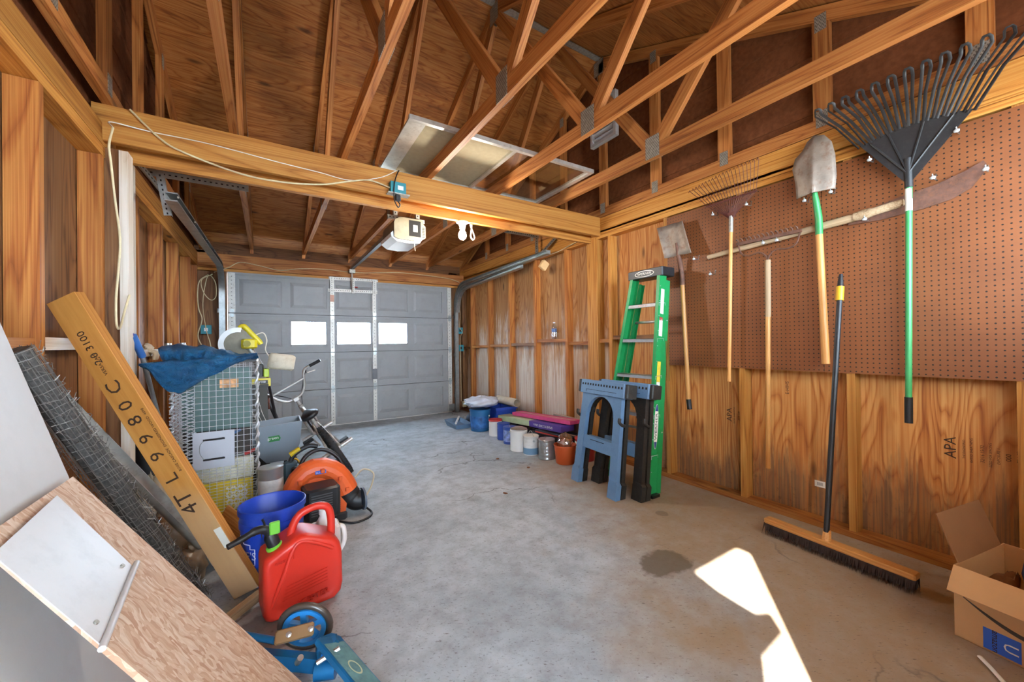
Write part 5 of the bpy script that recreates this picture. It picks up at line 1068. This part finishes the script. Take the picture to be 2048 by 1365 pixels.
MB().loft([[(x,w_*math.cos(a),.615+h*math.sin(a)+.02*(x-.25)) for a in [2*PI*k/12 for k in range(12)]] for x,w_,h in ((.09,.02,.015),(.12,.07,.03),(.18,.085,.038),(.26,.06,.035),(.34,.03,.028),(.385,.012,.014))]).build('saddle',M_black,bm_,60)
MB().lathe([(.06,-.004),(.085,-.004),(.085,.004),(.06,.004),(.06,-.004)],24,T(.33,-.06,.28)@RX(90),caps=False).build('chainring',M_chr,bm_); ft((.33,-.07,.28),(.43,-.09,.16),.010,'crank_arm'); ft((.33,.07,.28),(.23,.09,.40),.010,'crank_arm')
for y,x,z in ((-.13,.43,.16),(.13,.23,.40)): MB().cb(x-.04,x+.04,y-.045,y+.045,z-.012,z+.012,.005).build('pedal',M_black,bm_)
# stem and cross-braced handlebar
ft((.655,0,.66),(.64,0,.73),.016,'stem'); MB().cb(.61,.70,-.03,.03,.71,.75,.008).build('stem_clamp',M_chr,bm_)
for s_ in (1,-1):
    MB().tube(spline([(.69,0,.73),(.69,s_*.07,.74),(.675,s_*.13,.80),(.655,s_*.19,.92),(.64,s_*.24,.955),(.61,s_*.36,.955)]),.0115,8).build('handlebar',M_chr,bm_,60)
    MB().cyl((.622,s_*.27,.955),(.597,s_*.38,.955),.0165,10).build('grip',M_black,bm_,50)
    MB().tube([(.63,s_*.23,.94),(.69,s_*.22,.90),(.70,s_*.30,.88)],.006,6).build('brake_lever',M_chr,bm_,50)
ft((.663,-.165,.87),(.663,.165,.87),.009,'bar_brace')
MB().tube(spline([(.64,-.22,.93),(.74,-.16,.85),(.78,-.06,.70),(.74,0,.56),(.55,.02,.50),(.3,.03,.49)]),.0035,6).build('brake_cable',M_black,bm_,60); MB().tube(spline([(.64,.22,.93),(.76,.12,.84),(.80,.02,.72),(.76,-.01,.60)]),.0035,6).build('brake_cable',M_black,bm_,60)
# ------------------------------------------------ tote carrying the mitre saw
to=thing('storage_tote','dark storage tote behind the wire cage under the mitre saw','tote',(-.13,3.86,0)); MB().loft([[(-.15,-.10,0),(.15,-.10,0),(.15,.10,0),(-.15,.10,0)],[(-.18,-.12,.83),(.13,-.12,.83),(.13,.12,.83),(-.18,.12,.83)]]).build('body',plain('dark_tote','#46433c',.6,var=.1),to); MB().box(-.19,.14,-.13,.13,.83,.858).build('lid',plain('dark_tote_lid','#3c3a36',.6),to)
ms=thing('mitre_saw','yellow mitre saw with round blade standing on the dark tote','mitre saw',(-.085,3.86,.86))
M_ry=plain('yellow_green_saw','#d1c022',.4,var=.06); M_gr=plain('cast_grey','#8a8a86',.45,.5,var=.15)
MB().cb(-.13,.11,-.10,.10,0,.035,.008).build('base',M_ry,ms); MB().box(-.02,.11,-.112,-.10,-.02,.045).build('label_plate',M_ry,ms); MB().box(.0,.09,-.114,-.112,.0,.03).build('badge',M_black,ms); text('RYOBI',.022,frame((.045,-.1145,.015),(1,0,0),(0,-1,0)),M_lab,ms); MB().lathe([(.10,0),(.10,.02),(.02,.021)],24,T(-.02,0,.036)).build('turntable',M_gr,ms,40)
MB().box(-.14,.03,.02,.035,.05,.12).build('fence',M_gr,ms); MB().cb(.0,.06,-.05,.05,.04,.16,.01).build('pivot_block',plain('pivot_dark','#3a3a38',.5,var=.3,scale=30),ms); MB().cb(.06,.10,-.06,-.02,.05,.12,.006).build('green_clamp',plain('clamp_lime','#a9c22e',.4),ms)
MB().tube([(.03,0,.14),(.0,0,.22),(-.05,-.0,.31)],[.03,.028,.03],10).build('arm',M_gr,ms,60)
MB().lathe([(.01,-.0012),(.115,-.0012),(.115,.0012),(.01,.0012)],40,T(-.11,-.02,.33)@RX(90)@RY(0)).build('blade',plain('saw_steel','#6e6654',.45,.3,var=.2,scale=12),ms)
g=MB(); n=24
for k in range(n):
    a0,a1=math.radians(80+k*(170/n)),math.radians(80+(k+1)*(170/n))
    for y in (-.04,.0): g.add([(-.11+r*math.cos(a),y,.33+r*math.sin(a)) for r,a in ((.095,a0),(.132,a0),(.132,a1),(.095,a1))],[(0,1,2,3)])
    g.add([(-.11+.132*math.cos(a),y,.33+.132*math.sin(a)) for a,y in ((a0,-.04),(a1,-.04),(a1,0),(a0,0))],[(0,1,2,3)])
g.build('blade_guard',plain('clear_guard','#d9dcd8',.2,spec=.7),ms)
tk=MB()
for k in range(40):
    a=2*PI*k/40; tk.prism([(.0,-.004),(.012,.002),(0,.006)],.002,T(-.11,-.02,.33)@RX(90)@RZ(math.degrees(a))@T(.112,0,0))
tk.build('teeth',plain('saw_tooth','#8a6a48',.5,.5),ms)
MB().tube(spline([(-.105,-.01,.46),(-.075,-.01,.475),(-.02,-.01,.41),(.03,-.01,.35),(.045,-.01,.325)]),[.018]*6+[.022]*14+[.02]*5,10).build('handle',M_ry,ms,60); MB().cb(-.09,.02,-.09,.0,.29,.37,.018).build('motor_housing',M_ry,ms,30); MB().cyl((-.05,-.092,.33),(-.05,-.10,.33),.026,16).build('motor_cap',plain('motor_cap','#8d8418',.5),ms,40)
MB().tube(spline([(.0,0,.40),(.06,.0,.42),(.085,0,.36),(.075,0,.28),(.10,0,.22)]),.005,6).build('power_cord',M_cablew,ms,60)
# dust bag
db_m=plain('cream_dust_bag','#cfc4ae',.8,var=.1,scale=10,dirt='#a8906c',da=.5); MB().cb(-.10,.10,-.035,.035,-.06,.075,.028,T(.19,-.02,.165)@RY(9)).build('dust_bag',db_m,ms,60)
for k in range(3): MB().tube(spline([(.0+k*.02,-.10,.0),(.01+k*.015,-.115,-.08),(-.02+k*.03,-.115,-.2),(.02+k*.03,-.12,-.32)]),.002,5).build('loose_wire',M_cablew,ms,60)
# black pole tool
bpo=thing('black_pole','black pole with hooked head leaning behind the wire cage','pole',(.16,4.0,0)); wb(MB().cyl((.26,4.06,.0),(-.10,4.14,.96),.017,10),'shaft',M_black,bpo); wb(MB().cb(-.24,.02,4.08,4.14,.70,.725,.006),'cross_head',plain('rust_brown','#4a342a',.6),bpo); wb(MB().cyl((.0,4.11,.72),(.02,4.11,.60),.014,8),'hook',plain('rust_brown2','#6e3a28',.6),bpo)
# ------------------------------------------------ folded scooter
scM=Matrix()
sk=thing('kick_scooter','folded blue kick scooter lying in the left foreground','scooter',(.10,1.66,0))
M_sb=plain('blue_anodised','#1f78b4',.3,.5,var=.1,scale=12); M_sb2=plain('bright_blue_hub','#2c86cc',.4,var=.05); M_br=plain('bronze_fork','#9a7c58',.35,.6,var=.15)
WM=T(.015,.005,.102)@RZ(-24)@RX(90+10)
swh=MB().tube([WM@V(.088*math.cos(a),.088*math.sin(a),0) for a in [2*PI*k/36 for k in range(36)]],.0125,10,closed=True).build('wheel',plain('smoky_tyre','#4a4038',.3,spec=.7),sk,60)
MB().lathe([(.060,-.013),(.077,-.013),(.077,.013),(.060,.013),(.060,-.013)],36,WM,caps=False).build('wheel_rim',M_sb2,swh,40); MB().lathe([(.004,-.014),(.02,-.014),(.02,.014),(.004,.014)],18,WM).build('hub',M_sb2,swh,40)
for k in range(5): MB().box(.015,.064,-.011,.011,-.009,.009,WM@RZ(72*k+20)).build('spoke',M_sb2,swh)
# bronze fork bracket
F=frame((-.085,-.055,.135),(.13,-.03,.004),(0,-.75,.65)); MB().cb(0,.125,-.022,.022,-.006,.006,.006).build('fork_bracket',M_br,sk,None,F)
for x in (.045,.115): MB().lathe([(.009,0),(.009,.006),(.003,.008)],12,T(x,0,.006)).build('bolt',M_tin,sk,40,F)
# stem tubes
board('stem_bar',(-.27,.10,.06),(.055,-.19,.075),.05,.03,(0,0,1),M_sb,sk); MB().cyl((-.25,.12,.12),(-.085,-.05,.125),.012,10).build('brake_bar',M_sb,sk,40)
MB().cyl((-.02,-.14,.08),(-.012,-.165,.11),.010,10).build('release_pin',M_tin,sk,40)
MB().cb(.035,.105,-.20,-.13,.03,.135,.012).build('hinge_block',M_sb,sk); MB().cyl((.03,-.20,.07),(.09,-.225,.07),.03,14).build('hinge_barrel',M_sb,sk,40); MB().cyl((.03,-.235,.12),(.10,-.235,.14),.008,8).build('quick_release',M_tin,sk,40)
F=frame((.075,-.155,.14),(.16,-.42,-.075),(.45,.15,.9)); dk=MB().cb(0,.46,-.05,.05,-.02,.0,.006).build('deck',M_sb,sk,None,F); MB().box(.04,.46,-.042,.042,.0005,.0015).build('grip_tape',plain('teal_grip','#5f8f94',.6,var=.25,scale=20,dirt='#2c5a78',da=.5),sk,None,F)
oo=MB().lathe([(.016,.0016),(.02,.0016),(.02,.0022),(.016,.0022)],24,T(.17,0,0)@Matrix.Diagonal((1.7,1,1,1)),caps=False).build('deck_logo',plain('pale_logo','#c2cfae',.5),sk,None,F)
